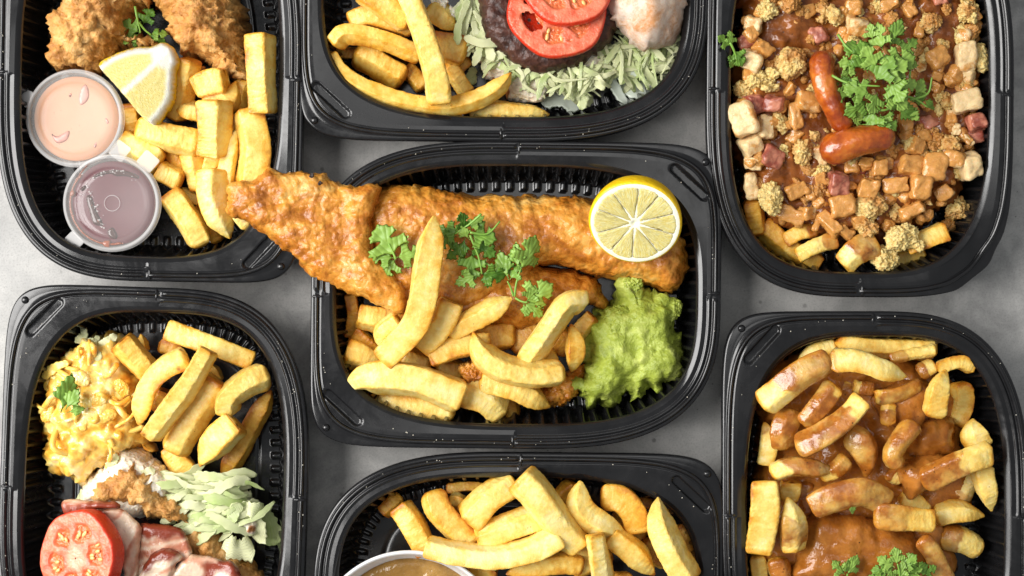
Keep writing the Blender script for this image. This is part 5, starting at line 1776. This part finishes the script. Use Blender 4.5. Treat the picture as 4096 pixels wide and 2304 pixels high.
o = slab('brown_sauce', [(cp[0] + Rw * .885 * math.cos(q), cp[1] + Rw * .885 * math.sin(q)) for q in np.linspace(0, 6.2832, 60, endpoint=False)], .0265, .004, M['curry'], pot, Hb=.012, Redge=.004, px=False, step=.0024, disp=[('p', 60, .0012), ('p', 200, .0005)])

# ================================================================== bottom right tray: chips under gravy
o = slab('gravy', [(3080, 1470), (3200, 1415), (3350, 1400), (3520, 1400), (3700, 1430), (3810, 1500), (3870, 1640), (3880, 1800), (3930, 1900), (3900, 2040), (3840, 2090), (3800, 2160), (3810, 2330), (3030, 2330), (3030, 2150), (3040, 1950), (3045, 1750), (3040, 1600)],
         .010, .015, M['gravy_light'], Hb=.004, Redge=.016, step=.0026, disp=[('p', 40, .0038), ('p', 95, .0032), ('b', 170, .0012)], rag=[('p', 90, .002)], zref=.022)
tag(o, 'smooth caramel brown gravy poured over the chips, lower right tray', 'gravy')
gl = [('p', 55, .0026), ('p', 130, .0012), ('b', 260, .0005)]
for nm, pts, z, h, lb in (
        ('gravy_meat', [(3225, 2080), (3300, 2050), (3400, 2060), (3480, 2075), (3560, 2085), (3640, 2110), (3690, 2170), (3720, 2240), (3745, 2330), (3200, 2330), (3190, 2230), (3205, 2150)], .022, .018, 'rounded piece of meat coated in gravy under the parsley'),
        ('gravy_chunk', [(3500, 1580), (3580, 1540), (3680, 1520), (3740, 1560), (3720, 1640), (3700, 1720), (3660, 1760), (3560, 1700), (3520, 1650)], .026, .014, 'gravy covered lump right of the notched chip'),
        ('gravy_chunk', [(3640, 1700), (3740, 1680), (3830, 1690), (3825, 1770), (3790, 1830), (3700, 1850), (3640, 1800)], .024, .016, 'smooth gravy mound below the brown rimmed chip'),
        ('gravy_chunk', [(3600, 1880), (3680, 1830), (3780, 1820), (3850, 1860), (3840, 1920), (3740, 1960), (3660, 2000), (3640, 2015), (3625, 1960)], .030, .016, 'gravy soaked lump dripping to a point beside the blunt yellow chip'),
        ('gravy_chunk', [(3090, 1500), (3180, 1450), (3260, 1440), (3210, 1520), (3120, 1580)], .014, .008, 'dark gravy puddle at the upper left of the gravy chip tray')):
    o = slab(nm, pts, z, h, M['gravy_light'], Hb=.006, Redge=.014, step=.0021, disp=gl, rag=[('p', 120, .0014)])
    tag(o, lb, 'gravy coated meat' if nm == 'gravy_meat' else 'gravy lump', None if nm == 'gravy_meat' else 'lumps under gravy')
G = (0, 1, 1)
C = [
    ('long chip at the very back of the gravy chip tray', [(3362, 1345, .032), (3400, 1375, .032), (3560, 1390, .030), (3745, 1395, .028)], 86, .3, 'fr', None),
    ('pale chip at the upper left, partly behind the gravy coated chip', [(3192, 1440, .028), (3260, 1400, .030), (3345, 1385, .030)], 78, .15, 'pr', None),
    ('thin chip lying below the long back chip', [(3560, 1432, .034), (3640, 1415, .036), (3745, 1398, .036)], 60, .25, 'rr', (0, .35, 1)),
    ('bare chip tip between the back chips and the brown rimmed chip', [(3680, 1500, .030), (3745, 1460, .032)], 66, .2, 'rr', (0, .45, 1)),
    ('long chip with brown tip at the upper right of the gravy chip tray', [(3745, 1475, .034), (3830, 1448, .036), (3890, 1470, .034)], 64, .35, 'rf', None),
    ('translucent chip behind the brown rimmed chip', [(3840, 1530, .024), (3850, 1610, .022), (3815, 1695, .018)], 86, .45, 'rr', None),
    ('small dark chip between gravy coated pieces near the top', [(3390, 1520, .024), (3395, 1600, .022)], 64, .4, 'rr', (.2, .7, .8)),
    ('gravy dabbed bit of chip under the big pale chip', [(3412, 1540, .030), (3490, 1555, .030)], 58, .2, 'ff', (.4, 1, 1)),
    ('pale chip at the right wall of the gravy chip tray, upper one', [(3890, 1675, .034), (3905, 1740, .034), (3935, 1790, .032)], 88, .25, 'pr', None),
    ('ridged pale chip running down the right wall', [(3925, 1865, .034), (3945, 1940, .035), (3965, 2042, .030)], 92, .15, 'rp', None),
    ('short bare chip behind the ridged chip', [(3900, 1890, .024), (3860, 1950, .022), (3830, 2000, .020)], 84, .2, 'rr', (.6, 1, .8)),
    ('lower flat chip pointing at the right wall', [(3735, 2070, .028), (3830, 2050, .030), (3935, 2062, .028)], 96, .22, 'rp', None),
    ('chip with gravy soaked left half above the bare tray floor', [(3760, 2140, .024), (3850, 2160, .026), (3928, 2200, .024)], 112, .3, 'rr', (0, .45, 1)),
    ('bare chip peeking below the dripping gravy lump', [(3605, 1975, .028), (3650, 2010, .028), (3700, 2055, .026)], 82, .2, 'rr', None),
    ('short pale chip under the gravy in mid tray', [(3560, 1880, .028), (3610, 1920, .028)], 70, .15, 'rr', (0, .3, 1)),
    ('narrow chip at the left wall of the gravy chip tray', [(3058, 1690, .028), (3070, 1770, .030), (3058, 1860, .028)], 86, .1, 'pf', (0, .22, 1)),
    ('chip end in the lower left corner by the frame bottom', [(3028, 2215, .022), (3040, 2330, .020)], 82, .3, 'rr', None),
    ('golden chip end behind the two big left chips', [(3165, 1925, .030), (3155, 2005, .028)], 88, .3, 'fr', None),
    ('dark gravy coated chip behind the left chips', [(3225, 1930, .024), (3220, 2060, .022)], 74, .5, 'rr', G),
    ('orange gravy glazed chip at the bottom left', [(3105, 2230, .032), (3130, 2330, .030)], 96, .5, 'rr', (.1, 1, .7)),
    ('gravy glazed chip beside the meat, right of the parsley', [(3688, 2150, .040), (3740, 2215, .040), (3790, 2330, .036)], 84, .35, 'rr', (0, 1, 1)),
    ('shiny flat gravy coated chip left of the tilted gravy chip', [(3175, 1640, .034), (3145, 1720, .036), (3150, 1790, .032)], 116, .3, 'rr', G),
    ('gravy glazed chip slanting down beneath the half coated chip', [(3345, 1540, .042), (3285, 1620, .043), (3215, 1700, .040)], 92, .35, 'rr', (.12, 1, 1)),
    ('small gravy coated chip above the notched chip, right', [(3500, 1590, .040), (3580, 1575, .041), (3680, 1540, .038)], 88, .35, 'fr', (.1, 1, 1)),
    ('orange chip edge in the thick gravy at right centre', [(3560, 1610, .040), (3558, 1700, .038)], 66, .55, 'rr', (.35, 1, .8)),
    ('gravy coated pointed chip standing in mid tray', [(3385, 1740, .034), (3450, 1775, .038), (3470, 1850, .036), (3462, 1905, .032)], 138, .3, 'rp', G),
    ('golden stub with gravy between the pointed chips', [(3285, 1905, .034), (3335, 1885, .038), (3390, 1840, .038)], 86, .3, 'ff', (.45, 1, 1)),
    ('pointed chip with gravy on its upper half at left', [(3082, 1895, .040), (3160, 1860, .042), (3240, 1862, .042), (3335, 1885, .038)], 100, .2, 'rp', (.22, .9, 1)),
    ('gravy coated chip curling upward in the right centre', [(3655, 1690, .044), (3610, 1760, .046), (3575, 1820, .046), (3590, 1870, .044)], 94, .45, 'rr', G),
    ('notched chip with bare square end, gravy on the rest', [(3455, 1600, .050), (3380, 1680, .049), (3280, 1750, .047), (3190, 1795, .042)], 104, .2, 'fr', (.26, 1, 1)),
    ('bare chip with a dark spot and brown rim at upper right', [(3782, 1482, .048), (3755, 1560, .049), (3735, 1668, .045)], 106, .3, 'pr', None),
    ('half gravy coated long chip at the upper left', [(3046, 1622, .040), (3110, 1570, .044), (3210, 1490, .048), (3320, 1440, .048)], 122, .2, 'rr', (.40, 1, 1)),
    ('big pale chip, topmost at the back of the gravy chip tray', [(3320, 1440, .048), (3420, 1440, .050), (3530, 1475, .050), (3630, 1508, .046)], 118, .12, 'rp', (0, .12, 1)),
    ('large chip under a glaring sheet of gravy in mid tray', [(3248, 2030, .042), (3340, 1985, .046), (3450, 1965, .047), (3545, 2010, .042)], 124, .3, 'ff', G),
    ('thick yellow chip end with gravy on its left half', [(3962, 1815, .048), (3890, 1835, .049), (3800, 1870, .046), (3690, 1930, .042)], 132, .2, 'fr', (.40, 1, 1)),
    ('gravy dipped chip with ragged bare right end above the meat', [(3495, 2065, .044), (3600, 2075, .046), (3735, 2085, .044)], 112, .3, 'rf', (0, .5, 1)),
    ('bare blunt chip standing at the left wall', [(3058, 1925, .044), (3062, 2040, .046), (3035, 2205, .042)], 120, .15, 'ff', None),
    ('upright chip with gravy smeared on its lower half', [(3150, 1990, .046), (3165, 2080, .048), (3168, 2205, .044)], 108, .15, 'pf', (.42, .85, .7)),
]
for lb, pts, w, tn, e, g in C:
    chip(lb, pts, w, tn, e, gravy=g)
parsley('small parsley tip on the gravy meat, bottom edge', [(3390, 2300, .046, 60, 90, 10, 0), (3380, 2300, .045, 130, 80, 5, 1), (3400, 2290, .046, 95, 60, 15, 1)], [[(3385, 2330, .044), (3390, 2295, .046)]], tone=.55)
parsley('leafy parsley bunch on the gravy meat, bottom edge', [(3590, 2260, .050, 100, 75, 15, 0), (3580, 2270, .050, 150, 85, 10, 1), (3600, 2270, .050, 40, 85, 10, 0), (3560, 2290, .048, 175, 75, 0, 0), (3540, 2310, .047, 190, 70, 0, 1), (3630, 2300, .049, 20, 95, 5, 0), (3690, 2300, .047, 30, 70, 0, 1),
        (3600, 2310, .050, 80, 70, 20, 1), (3640, 2330, .048, 70, 90, 5, 0), (3575, 2330, .049, 110, 80, 10, 0)], [[(3600, 2335, .048), (3598, 2290, .051), (3590, 2255, .052)], [(3598, 2300, .05), (3650, 2300, .05), (3700, 2310, .048)]], tone=.6)
parsley('tiny parsley flake on the gravy above the meat', [(3405, 2015, .049, 285, 45, 0, 2), (3400, 2000, .049, 120, 30, 0, 1)], [], tone=.5)

# ================================================================== top right tray: loaded gravy, dice, stuffing, sausages
o = slab('gravy', [(2975, -60), (2960, 60), (2950, 200), (2935, 330), (2928, 480), (2945, 620), (2975, 740), (3010, 820), (3090, 880), (3180, 920), (3280, 960), (3400, 985), (3540, 980), (3660, 930), (3760, 860), (3840, 780), (3900, 660), (3945, 520), (3950, 380), (3935, 200), (3915, 60), (3900, -60)],
         .012, .0208, M['gravy'], Hb=.006, Redge=.018, step=.0022, disp=[('p', 45, .0034), ('p', 110, .0030), ('b', 220, .0014)], rag=[('p', 100, .002)], zref=.026)
tag(o, 'dark shiny gravy pooling between diced meats, upper right tray', 'gravy')
C = [
    ('brown edged chip standing at the left wall below the long chicken block', [(3005, 795, .026), (3018, 860, .024), (3030, 938, .020)], 86, .75, 'rr', None),
    ('long flat chip along the lower left wall of the loaded tray', [(3050, 900, .018), (3150, 985, .020), (3275, 1062, .018)], 96, .65, 'ff', None),
    ('chip with a brown eye near the lower left of the loaded tray', [(3140, 965, .026), (3200, 935, .028), (3265, 920, .026)], 78, .4, 'fr', (.7, 1, 1)),
    ('pale ridged chip lying right of the eyed chip', [(3190, 1030, .032), (3260, 995, .034), (3345, 965, .032)], 76, .25, 'ff', (.7, 1, 1)),
    ('thick chip with gravy poured on its top, bottom middle', [(3370, 1060, .034), (3430, 1010, .036), (3500, 970, .034)], 118, .2, 'ff', (.35, 1, 1)),
    ('square cut chip at the lower right of the loaded tray', [(3785, 925, .032), (3720, 950, .032), (3630, 985, .028)], 98, .35, 'ff', None),
    ('hidden chip under the stuffing at the bottom of the loaded tray', [(3540, 1050, .016), (3620, 1030, .016), (3700, 1005, .015)], 66, .45, 'rr', None),
]
for lb, pts, w, tn, e, g in C:
    chip(lb, pts, w, tn, e, gravy=g)


def sausage(label, pts, w):
    _seed[0] += 1
    P = np.array([W(*p) for p in pts])
    n, m = 60, 36
    Cc = spline(P, n)
    t = np.linspace(0, 1, n)
    t2 = 0.5 - 0.5 * np.cos(np.pi * t)
    Cc = np.stack([np.interp(t2, t, Cc[:, q]) for q in range(3)], 1)
    T = np.gradient(Cc, axis=0)
    T /= np.linalg.norm(T, axis=1)[:, None] + 1e-12
    Sd = np.cross([0, 0, 1.0], T)
    Sd /= np.linalg.norm(Sd, axis=1)[:, None]
    U = np.cross(T, Sd)
    k = S * (CAM_H - P[:, 2].mean()) / (CAM_H - RIM)
    L = np.linalg.norm(np.diff(Cc, axis=0), axis=1).sum()
    r = w * k / 2
    q = np.clip(np.minimum(t2, 1 - t2) * L / (r * 1.0), 0, 1)
    rr = r * np.sqrt(np.clip(1 - (1 - q) ** 2, 0.004, 1)) * (1 + .04 * np.sin(t2 * 7))
    th = np.linspace(0, 2 * np.pi, m, endpoint=False)
    V = (Cc[:, None] + rr[:, None, None] * (np.cos(th)[None, :, None] * Sd[:, None] + np.sin(th)[None, :, None] * U[:, None])).reshape(-1, 3)
    F = tris(grid_faces(n, m))
    V = V + normals(V, F) * field(V, [('p', 60, .0008), ('b', (160, 160, 160), .00035), ('r', 240, .00022)], _seed[0])[:, None]
    o = put('sausage', V, F, M['sausage'], None)
    return tag(o, label, 'sausage', 'glazed sausages')


sausage('glossy sausage standing upright beside the parsley', [(3292, 208, .042), (3292, 300, .046), (3308, 380, .046), (3345, 450, .045), (3388, 522, .041)], 100)
sausage('glossy sausage lying crosswise below the parsley', [(3288, 622, .042), (3345, 595, .046), (3440, 562, .048), (3575, 535, .044)], 124)

D = [  # label, x, y, z, sx, sy, angle, kind, tone
    ('pale chicken cube at the left wall near the top edge', 3010, 98, .034, 60, 75, 70, 'd', .25),
    ('tan gravy glazed slab beside the brown lump at the top', 3205, 62, .031, 125, 62, 35, 'd', .95),
    ('upright tan cube at the top edge right of the gravy pool', 3413, 26, .035, 66, 72, 85, 'd', .95),
    ('pale cube with a dimple above the parsley stalk', 3432, 108, .038, 92, 76, -8, 'd', .4),
    ('gravy covered cube at the top edge, right of the white glare', 3558, 16, .036, 80, 50, 25, 'd', .9),
    ('small wedge of chicken at the top right, beside the brown lump', 3638, 40, .033, 66, 50, -60, 'd', .8),
    ('reddish bacon dice at the top edge', 3763, 2, .034, 60, 36, 10, 'b', .5),
    ('bacon dice at the upper left wall near the loose parsley', 2982, 166, .032, 66, 58, 20, 'b', .5),
    ('white chicken chunk below the loose parsley', 3003, 244, .036, 96, 84, -25, 'd', .1),
    ('orange glazed wedge beside the white chicken chunk', 3056, 196, .036, 80, 56, -40, 'd', .85),
    ('tan cube with dark gravy side, right of the parsley', 3750, 234, .036, 92, 84, 30, 'd', .85),
    ('oblong pale chicken block at the upper right wall', 3862, 226, .036, 84, 130, 8, 'd', .3),
    ('large pale chicken cube at the right wall', 3864, 406, .038, 120, 88, 15, 'd', .15),
    ('pinkish bacon cube touching the right wall', 3908, 490, .036, 76, 74, 10, 'b', .5),
    ('dark bacon dice under the pinkish cube at the right wall', 3898, 546, .030, 76, 56, 15, 'b', .5),
    ('pale flake of chicken below the dark bacon dice', 3871, 562, .035, 55, 24, -35, 'd', .3),
    ('bacon block with squared pink face left of the chicken cube', 3092, 414, .038, 88, 66, -5, 'b', .5),
    ('dull bacon dice left of the squared bacon block', 3020, 414, .034, 74, 80, 10, 'b', .5),
    ('chicken cube with gravy glaze left of the upright sausage', 3227, 408, .037, 96, 76, -12, 'd', .55),
    ('thin slanted chicken sliver below the glazed cube', 3182, 462, .036, 48, 112, 22, 'd', .5),
    ('big chicken chunk at the left wall', 2976, 480, .037, 112, 136, 15, 'd', .3),
    ('upright chicken block beside the big left chunk', 3062, 508, .036, 58, 95, -8, 'd', .2),
    ('ribbed chicken piece at the left wall', 3008, 582, .035, 96, 86, 30, 'd', .2),
    ('small pale chicken cube at the lower left wall', 3012, 652, .034, 76, 50, -10, 'd', .35),
    ('dark bacon dice right of the small pale cube', 3083, 628, .034, 90, 84, -30, 'b', .5),
    ('pale chicken block left of the crosswise sausage', 3276, 622, .034, 62, 92, 10, 'd', .4),
    ('tan cube right of the crosswise sausage', 3664, 582, .036, 68, 82, -25, 'd', .85),
    ('tan cubes touching, below the crosswise sausage: the right one', 3520, 672, .038, 62, 66, 5, 'd', .85),
    ('tan cubes touching, below the crosswise sausage: the left one', 3462, 652, .036, 62, 50, -15, 'd', .8),
    ('shiny tan chunk above the row of three cubes', 3638, 666, .037, 92, 78, -12, 'd', .95),
    ('large rosy chunk right of the shiny tan chunk', 3734, 672, .037, 100, 116, -10, 'd', .98),
    ('tan and white cube above the ragged chicken at right', 3812, 636, .039, 98, 66, -10, 'd', .55),
    ('ragged torn chicken piece at the lower right wall', 3882, 668, .037, 96, 105, 20, 'd', .05),
    ('leftmost cube in the row of three tan cubes', 3472, 748, .038, 80, 76, -4, 'd', .7),
    ('middle block in the row of three tan cubes', 3582, 740, .038, 108, 62, 6, 'd', .9),
    ('rightmost cube in the row of three tan cubes', 3680, 748, .040, 86, 108, -2, 'd', .85),
    ('grey pink wedge right of the row of three cubes', 3772, 768, .034, 72, 66, 35, 'd', .6),
    ('bacon cube with scorched corner, lower middle', 3350, 732, .037, 86, 90, -6, 'b', .5),
    ('dim bacon dice just below the crosswise sausage', 3432, 676, .030, 90, 60, -20, 'b', .5),
    ('large tan block below the scorched bacon cube', 3368, 826, .036, 108, 96, 12, 'd', .8),
    ('rounded slice of chicken below the row of three cubes', 3648, 842, .036, 104, 58, 24, 'd', .6),
    ('tan wedge above the bright stuffing at left', 3187, 760, .036, 86, 58, 25, 'd', .8),
    ('oblong chicken block standing at the lower left wall', 3006, 742, .034, 58, 118, 4, 'd', .3),
    ('glossy gravy coated lump of chicken near the lower left', 3166, 862, .034, 122, 66, -25, 'd', .98),
    ('tan strip slanting through the gravy at the bottom', 3320, 890, .037, 58, 125, 35, 'd', .75),
    ('small bent scrap of chicken left of the tan strip', 3268, 888, .035, 26, 80, -15, 'd', .7),
    ('chicken scrap at the end of the tan strip', 3382, 930, .037, 70, 44, -40, 'd', .6),
    ('dark slice in the gravy glare above the upright sausage', 3276, 140, .034, 62, 66, 20, 'b', .5),
    ('dim chicken chunk between the sausages at their left', 3180, 540, .030, 80, 60, 50, 'd', .75),
    ('dull bacon dice half sunk right of the crosswise sausage', 3716, 490, .030, 92, 70, 20, 'b', .5),
    ('thin upright chicken sliver below the parsley, right', 3622, 490, .034, 56, 100, 20, 'd', .7),
]
for lb, x, y, z, sx, sy, a, kd, tn in D:
    dice(lb, x, y, z - .001, sx * .93, sy * .93, a, 'diced' if kd == 'd' else 'gammon', tn)
Lp = [
    ('yellow stuffing lump at the top left of the loaded tray', 3064, 42, .036, 88, 84, 0, .15),
    ('brown glazed stuffing lump at the top edge', 3163, 12, .036, 100, 78, 10, .85),
    ('spiky stuffing lump above the upright sausage, right side', 3338, 68, .036, 62, 92, 20, .5),
    ('round yellow stuffing lump beside the parsley stalk', 3418, 165, .037, 72, 66, 0, .25),
    ('round brown lump between the glare and the parsley', 3566, 72, .035, 62, 66, 0, .8),
    ('round brown lump just above the parsley tips', 3552, 130, .036, 68, 66, 0, .7),
    ('nubbly stuffing lump at the top right', 3722, 85, .035, 92, 86, 20, .65),
    ('yellowish stuffing at the top right wall', 3866, 36, .034, 96, 84, 60, .45),
    ('pale round stuffing bit at the top right wall', 3886, 76, .036, 52, 46, 0, .2),
    ('brown pair of lumps at the right wall below the yellowish stuffing', 3872, 130, .034, 82, 70, 20, .8),
    ('green yellow stuffing slice touching the upper right wall', 3922, 232, .033, 72, 136, 8, .35),
    ('crumbly stuffing above the large pale cube at right', 3864, 336, .032, 90, 62, 30, .5),
    ('largest stuffing lump, dripping gravy, left of the upright sausage', 3163, 252, .038, 126, 150, -20, .55),
    ('pale crumb of stuffing left of the largest lump', 3092, 300, .037, 48, 66, 10, .1),
    ('loose stuffing crumbs at the left wall, upper ones', 3028, 318, .034, 88, 74, 0, .2),
    ('loose stuffing crumbs at the left wall, lower darker ones', 2976, 366, .030, 92, 84, 0, .5),
    ('pale stuffing bits above the bacon blocks', 3084, 352, .036, 74, 44, 10, .1),
    ('stuffing lump below the slanted sliver', 3122, 490, .034, 72, 96, 35, .5),
    ('yellow stuffing lump left of the crosswise sausage tip', 3210, 608, .037, 92, 108, 20, .5),
    ('small brown stuffing lump above the crosswise sausage tip', 3254, 546, .034, 56, 54, 0, .7),
    ('brown lump right of the tan cube at right centre', 3737, 582, .034, 72, 68, 0, .75),
    ('pale knob of stuffing below the pale flake at right', 3805, 572, .037, 76, 66, 20, .55),
    ('small brown lump under the large pale cube', 3810, 494, .033, 56, 52, 0, .75),
    ('bright crumbly stuffing lump at the lower left', 3084, 796, .039, 96, 142, 15, .02),
    ('brown lump left of the scorched bacon cube', 3276, 757, .035, 64, 62, 0, .85),
    ('tiny brown lump in the gravy at lower left', 3224, 804, .036, 32, 50, 0, .7),
    ('stuffing lump with a burnt spot below the row of three cubes', 3482, 820, .037, 132, 120, 10, .5),
    ('orange tinged stuffing lump below the burnt spot one', 3466, 910, .037, 88, 84, 0, .6),
    ('bright crumbly stuffing lump beside the square cut chip', 3608, 944, .038, 150, 110, 25, .05),
    ('bright crumbly stuffing lump at the bottom edge of the tray food', 3538, 1036, .032, 128, 116, -10, .1),
    ('small loose crumb left of the square cut chip', 3676, 984, .038, 44, 40, 0, .05),
    ('dim crumbs at the lower right wall', 3826, 826, .022, 96, 100, 0, .5),
    ('dim crumbs beside the end of the square cut chip', 3800, 890, .018, 60, 70, 0, .7),
    ('brown crumbs at the right of the parsley', 3690, 180, .031, 110, 60, 20, .8),
    ('brown crumbs right of the crosswise sausage end', 3600, 600, .030, 80, 70, 20, .9),
    ('pale crumbs under the left of the crosswise sausage', 3290, 690, .032, 96, 50, 20, .2),
    ('yellow crumb beside the dull bacon dice at left', 3138, 606, .034, 40, 56, 0, .4),
]
for lb, x, y, z, sx, sy, a, tn in Lp:
    lump(lb, x, y, z, sx, sy, a, tn)
rl = random.Random(31)
region = np.array([(2985, -30), (2965, 300), (2955, 520), (3005, 720), (3090, 850), (3300, 930), (3520, 940), (3730, 840), (3865, 650), (3915, 420), (3890, -30)], float)
n0 = 0
while n0 < 190:
    x, y = rl.uniform(2960, 3920), rl.uniform(-20, 940)
    if not inside(np.array([[x, y]]), region)[0] or (3040 < x < 3250 and 70 < y < 190) or (3080 < x < 3200 and 660 < y < 740):
        continue
    n0 += 1
    if rl.random() < .5:
        dice('small gravy soaked meat bit between the bigger dice, upper right tray', x, y, rl.uniform(.0315, .0345), rl.uniform(32, 70), rl.uniform(30, 58), rl.uniform(0, 180), 'diced', rl.uniform(.35, 1), name='meat_bit', cat='meat bit', group='small gravy soaked meat bits', tilt=.7)
    else:
        lump('small gravy soaked crumb between the bigger dice, upper right tray', x, y, rl.uniform(.031, .034), rl.uniform(40, 84), rl.uniform(34, 66), rl.uniform(0, 180), rl.uniform(.25, .9), name='crumb', cat='crumb', group='small gravy soaked crumbs')
# small minced bits lying in the gravy, far too many to tell apart
rl = random.Random(3)
Vs, Fs, n0 = [], [], 0
region = np.array([(2980, -40), (2960, 300), (2950, 520), (3000, 720), (3080, 860), (3300, 950), (3520, 960), (3740, 860), (3880, 660), (3930, 420), (3900, -40)], float)
while len(Vs) < 330:
    x, y = rl.uniform(2950, 3940), rl.uniform(-30, 980)
    if not inside(np.array([[x, y]]), region)[0] or (3030 < x < 3260 and 60 < y < 200):
        continue
    V = BALL2[0] * np.array([rl.uniform(.0014, .0046), rl.uniform(.0014, .004), rl.uniform(.0012, .003)])
    V = V @ rotm(rl, rl.uniform(0, 180), .5).T + W(x, y, rl.uniform(.028, .0325))
    V = V + normals(V, BALL2[1]) * field(V, [('b', 480, .0006)], len(Vs))[:, None]
    Vs.append(V)
    Fs.append(BALL2[1] + n0)
    n0 += len(V)
o = put('mince_crumbs', np.vstack(Vs), np.vstack(Fs), M['stuffing'], None, tone=.85)
tag(o, 'small brown crumbs and mince scattered through the dark gravy', 'crumbs', None, 'stuff')

Z = .046
rl = random.Random(9)
lv = [(3480, 230, Z + .006, 150, 120, 10, 0), (3530, 200, Z + .008, 110, 110, 15, 0), (3560, 190, Z + .007, 75, 100, 10, 1), (3600, 215, Z + .004, 40, 100, 0, 1), (3590, 240, Z + .004, 350, 90, 0, 0), (3470, 290, Z + .008, 100, 130, 15, 0), (3500, 330, Z + .011, 60, 130, 20, 0),
      (3530, 310, Z + .012, 35, 120, 20, 0), (3440, 260, Z + .005, 175, 90, 5, 1), (3420, 260, Z + .003, 225, 80, 0, 1), (3400, 300, Z + .003, 250, 60, 0, 0), (3400, 390, Z + .003, 150, 110, 0, 1), (3390, 380, Z + .002, 200, 85, 0, 1), (3400, 420, Z + .003, 235, 90, 0, 1), (3420, 440, Z + .002, 290, 70, 0, 2),
      (3480, 380, Z + .010, 160, 110, 15, 0), (3510, 370, Z + .012, 250, 100, 15, 0), (3540, 380, Z + .010, 330, 110, 10, 0), (3530, 410, Z + .009, 15, 110, 15, 0), (3470, 400, Z + .008, 220, 110, 5, 0), (3470, 430, Z + .005, 195, 100, 0, 0), (3500, 440, Z + .005, 250, 110, 0, 0), (3520, 455, Z + .006, 285, 90, 0, 0),
      (3520, 460, Z + .007, 320, 95, 0, 0), (3530, 480, Z + .005, 265, 70, 0, 1), (3580, 430, Z + .003, 340, 100, 0, 2), (3640, 410, Z + .002, 20, 80, 0, 2), (3660, 390, Z + .002, 60, 90, 0, 2), (3690, 395, Z + .001, 330, 70, 0, 2), (3620, 430, Z + .002, 315, 80, 0, 2), (3510, 270, Z + .012, 130, 110, 20, 0), (3550, 270, Z + .010, 20, 120, 10, 0),
      (3580, 350, Z + .007, 10, 100, 5, 1), (3570, 165, Z + .012, 65, 95, 20, 2), (3490, 160, Z + .008, 100, 70, 10, 1), (3560, 330, Z + .013, 300, 100, 20, 0), (3460, 340, Z + .010, 200, 90, 10, 0), (3450, 460, Z + .002, 160, 70, 0, 1)]
parsley('big fresh parsley bunch heaped beside the two sausages', lv,
        [[(3352, 138, Z + .004), (3385, 185, Z + .007), (3436, 228, Z + .008)], [(3328, 302, Z + .006), (3380, 328, Z + .009), (3446, 340, Z + .011), (3520, 345, Z + .012)], [(3636, 230, Z + .006), (3640, 300, Z + .006), (3622, 380, Z + .005)], [(3600, 380, Z + .005), (3660, 395, Z + .004), (3712, 430, Z + .002)],
         [(3640, 400, Z + .004), (3710, 375, Z + .004), (3728, 310, Z + .006)], [(3510, 440, Z + .008), (3540, 440, Z + .009), (3600, 420, Z + .006)], [(3520, 440, Z + .009), (3500, 410, Z + .01), (3480, 395, Z + .01)], [(3375, 225, Z + .003), (3385, 245, Z + .004), (3420, 255, Z + .005)]], tone=.66)
parsley('small dark parsley sprig caught at the left rim of the loaded tray', [(2925, 185, .044, 140, 70, 5, 0), (2930, 180, .044, 95, 60, 10, 1), (2935, 200, .043, 300, 75, 0, 0), (2940, 215, .042, 260, 60, 0, 1), (2945, 220, .041, 330, 50, 0, 2)], [[(2920, 170, .045), (2935, 200, .044), (2955, 255, .04)]], tone=.15)

# ================================================================== salt grains on the rims
rl = random.Random(77)
Vs, Fs, n0 = [], [], 0
tet = np.array([(1, 1, 1), (-1, -1, 1), (-1, 1, -1), (1, -1, -1)], float)
tf = np.array([(0, 2, 1), (0, 1, 3), (0, 3, 2), (1, 2, 3)])
for i in range(300):
    cx, cy, ro = rl.choice([(375, 190, 1), (1268, -33, 0), (1298, 742, 0), (384, 1241, 1), (384, 1241, 1), (1303, 1528, 0), (2206, 1301, 1)])
    a, b = (514, 385) if not ro else (385, 514)
    q = rl.uniform(0, 6.283)
    f = rl.uniform(.955, .985)
    e = 1 / (abs(math.cos(q) / a) ** 3 + abs(math.sin(q) / b) ** 3) ** (1 / 3)
    p = W((cx + e * f * math.cos(q)) * K, (cy + e * f * math.sin(q)) * K, RIM + .0005)
    Vs.append(tet * rl.choice((1.0, 1.3, 1.8)) * 1.4e-4 + p)
    Fs.append(tf + n0)
    n0 += 4
o = put('salt_grains', np.vstack(Vs), np.vstack(Fs), M['salt'], None, smooth=False)
tag(o, 'fine white salt grains scattered over the black tray rims', 'salt', None, 'stuff')
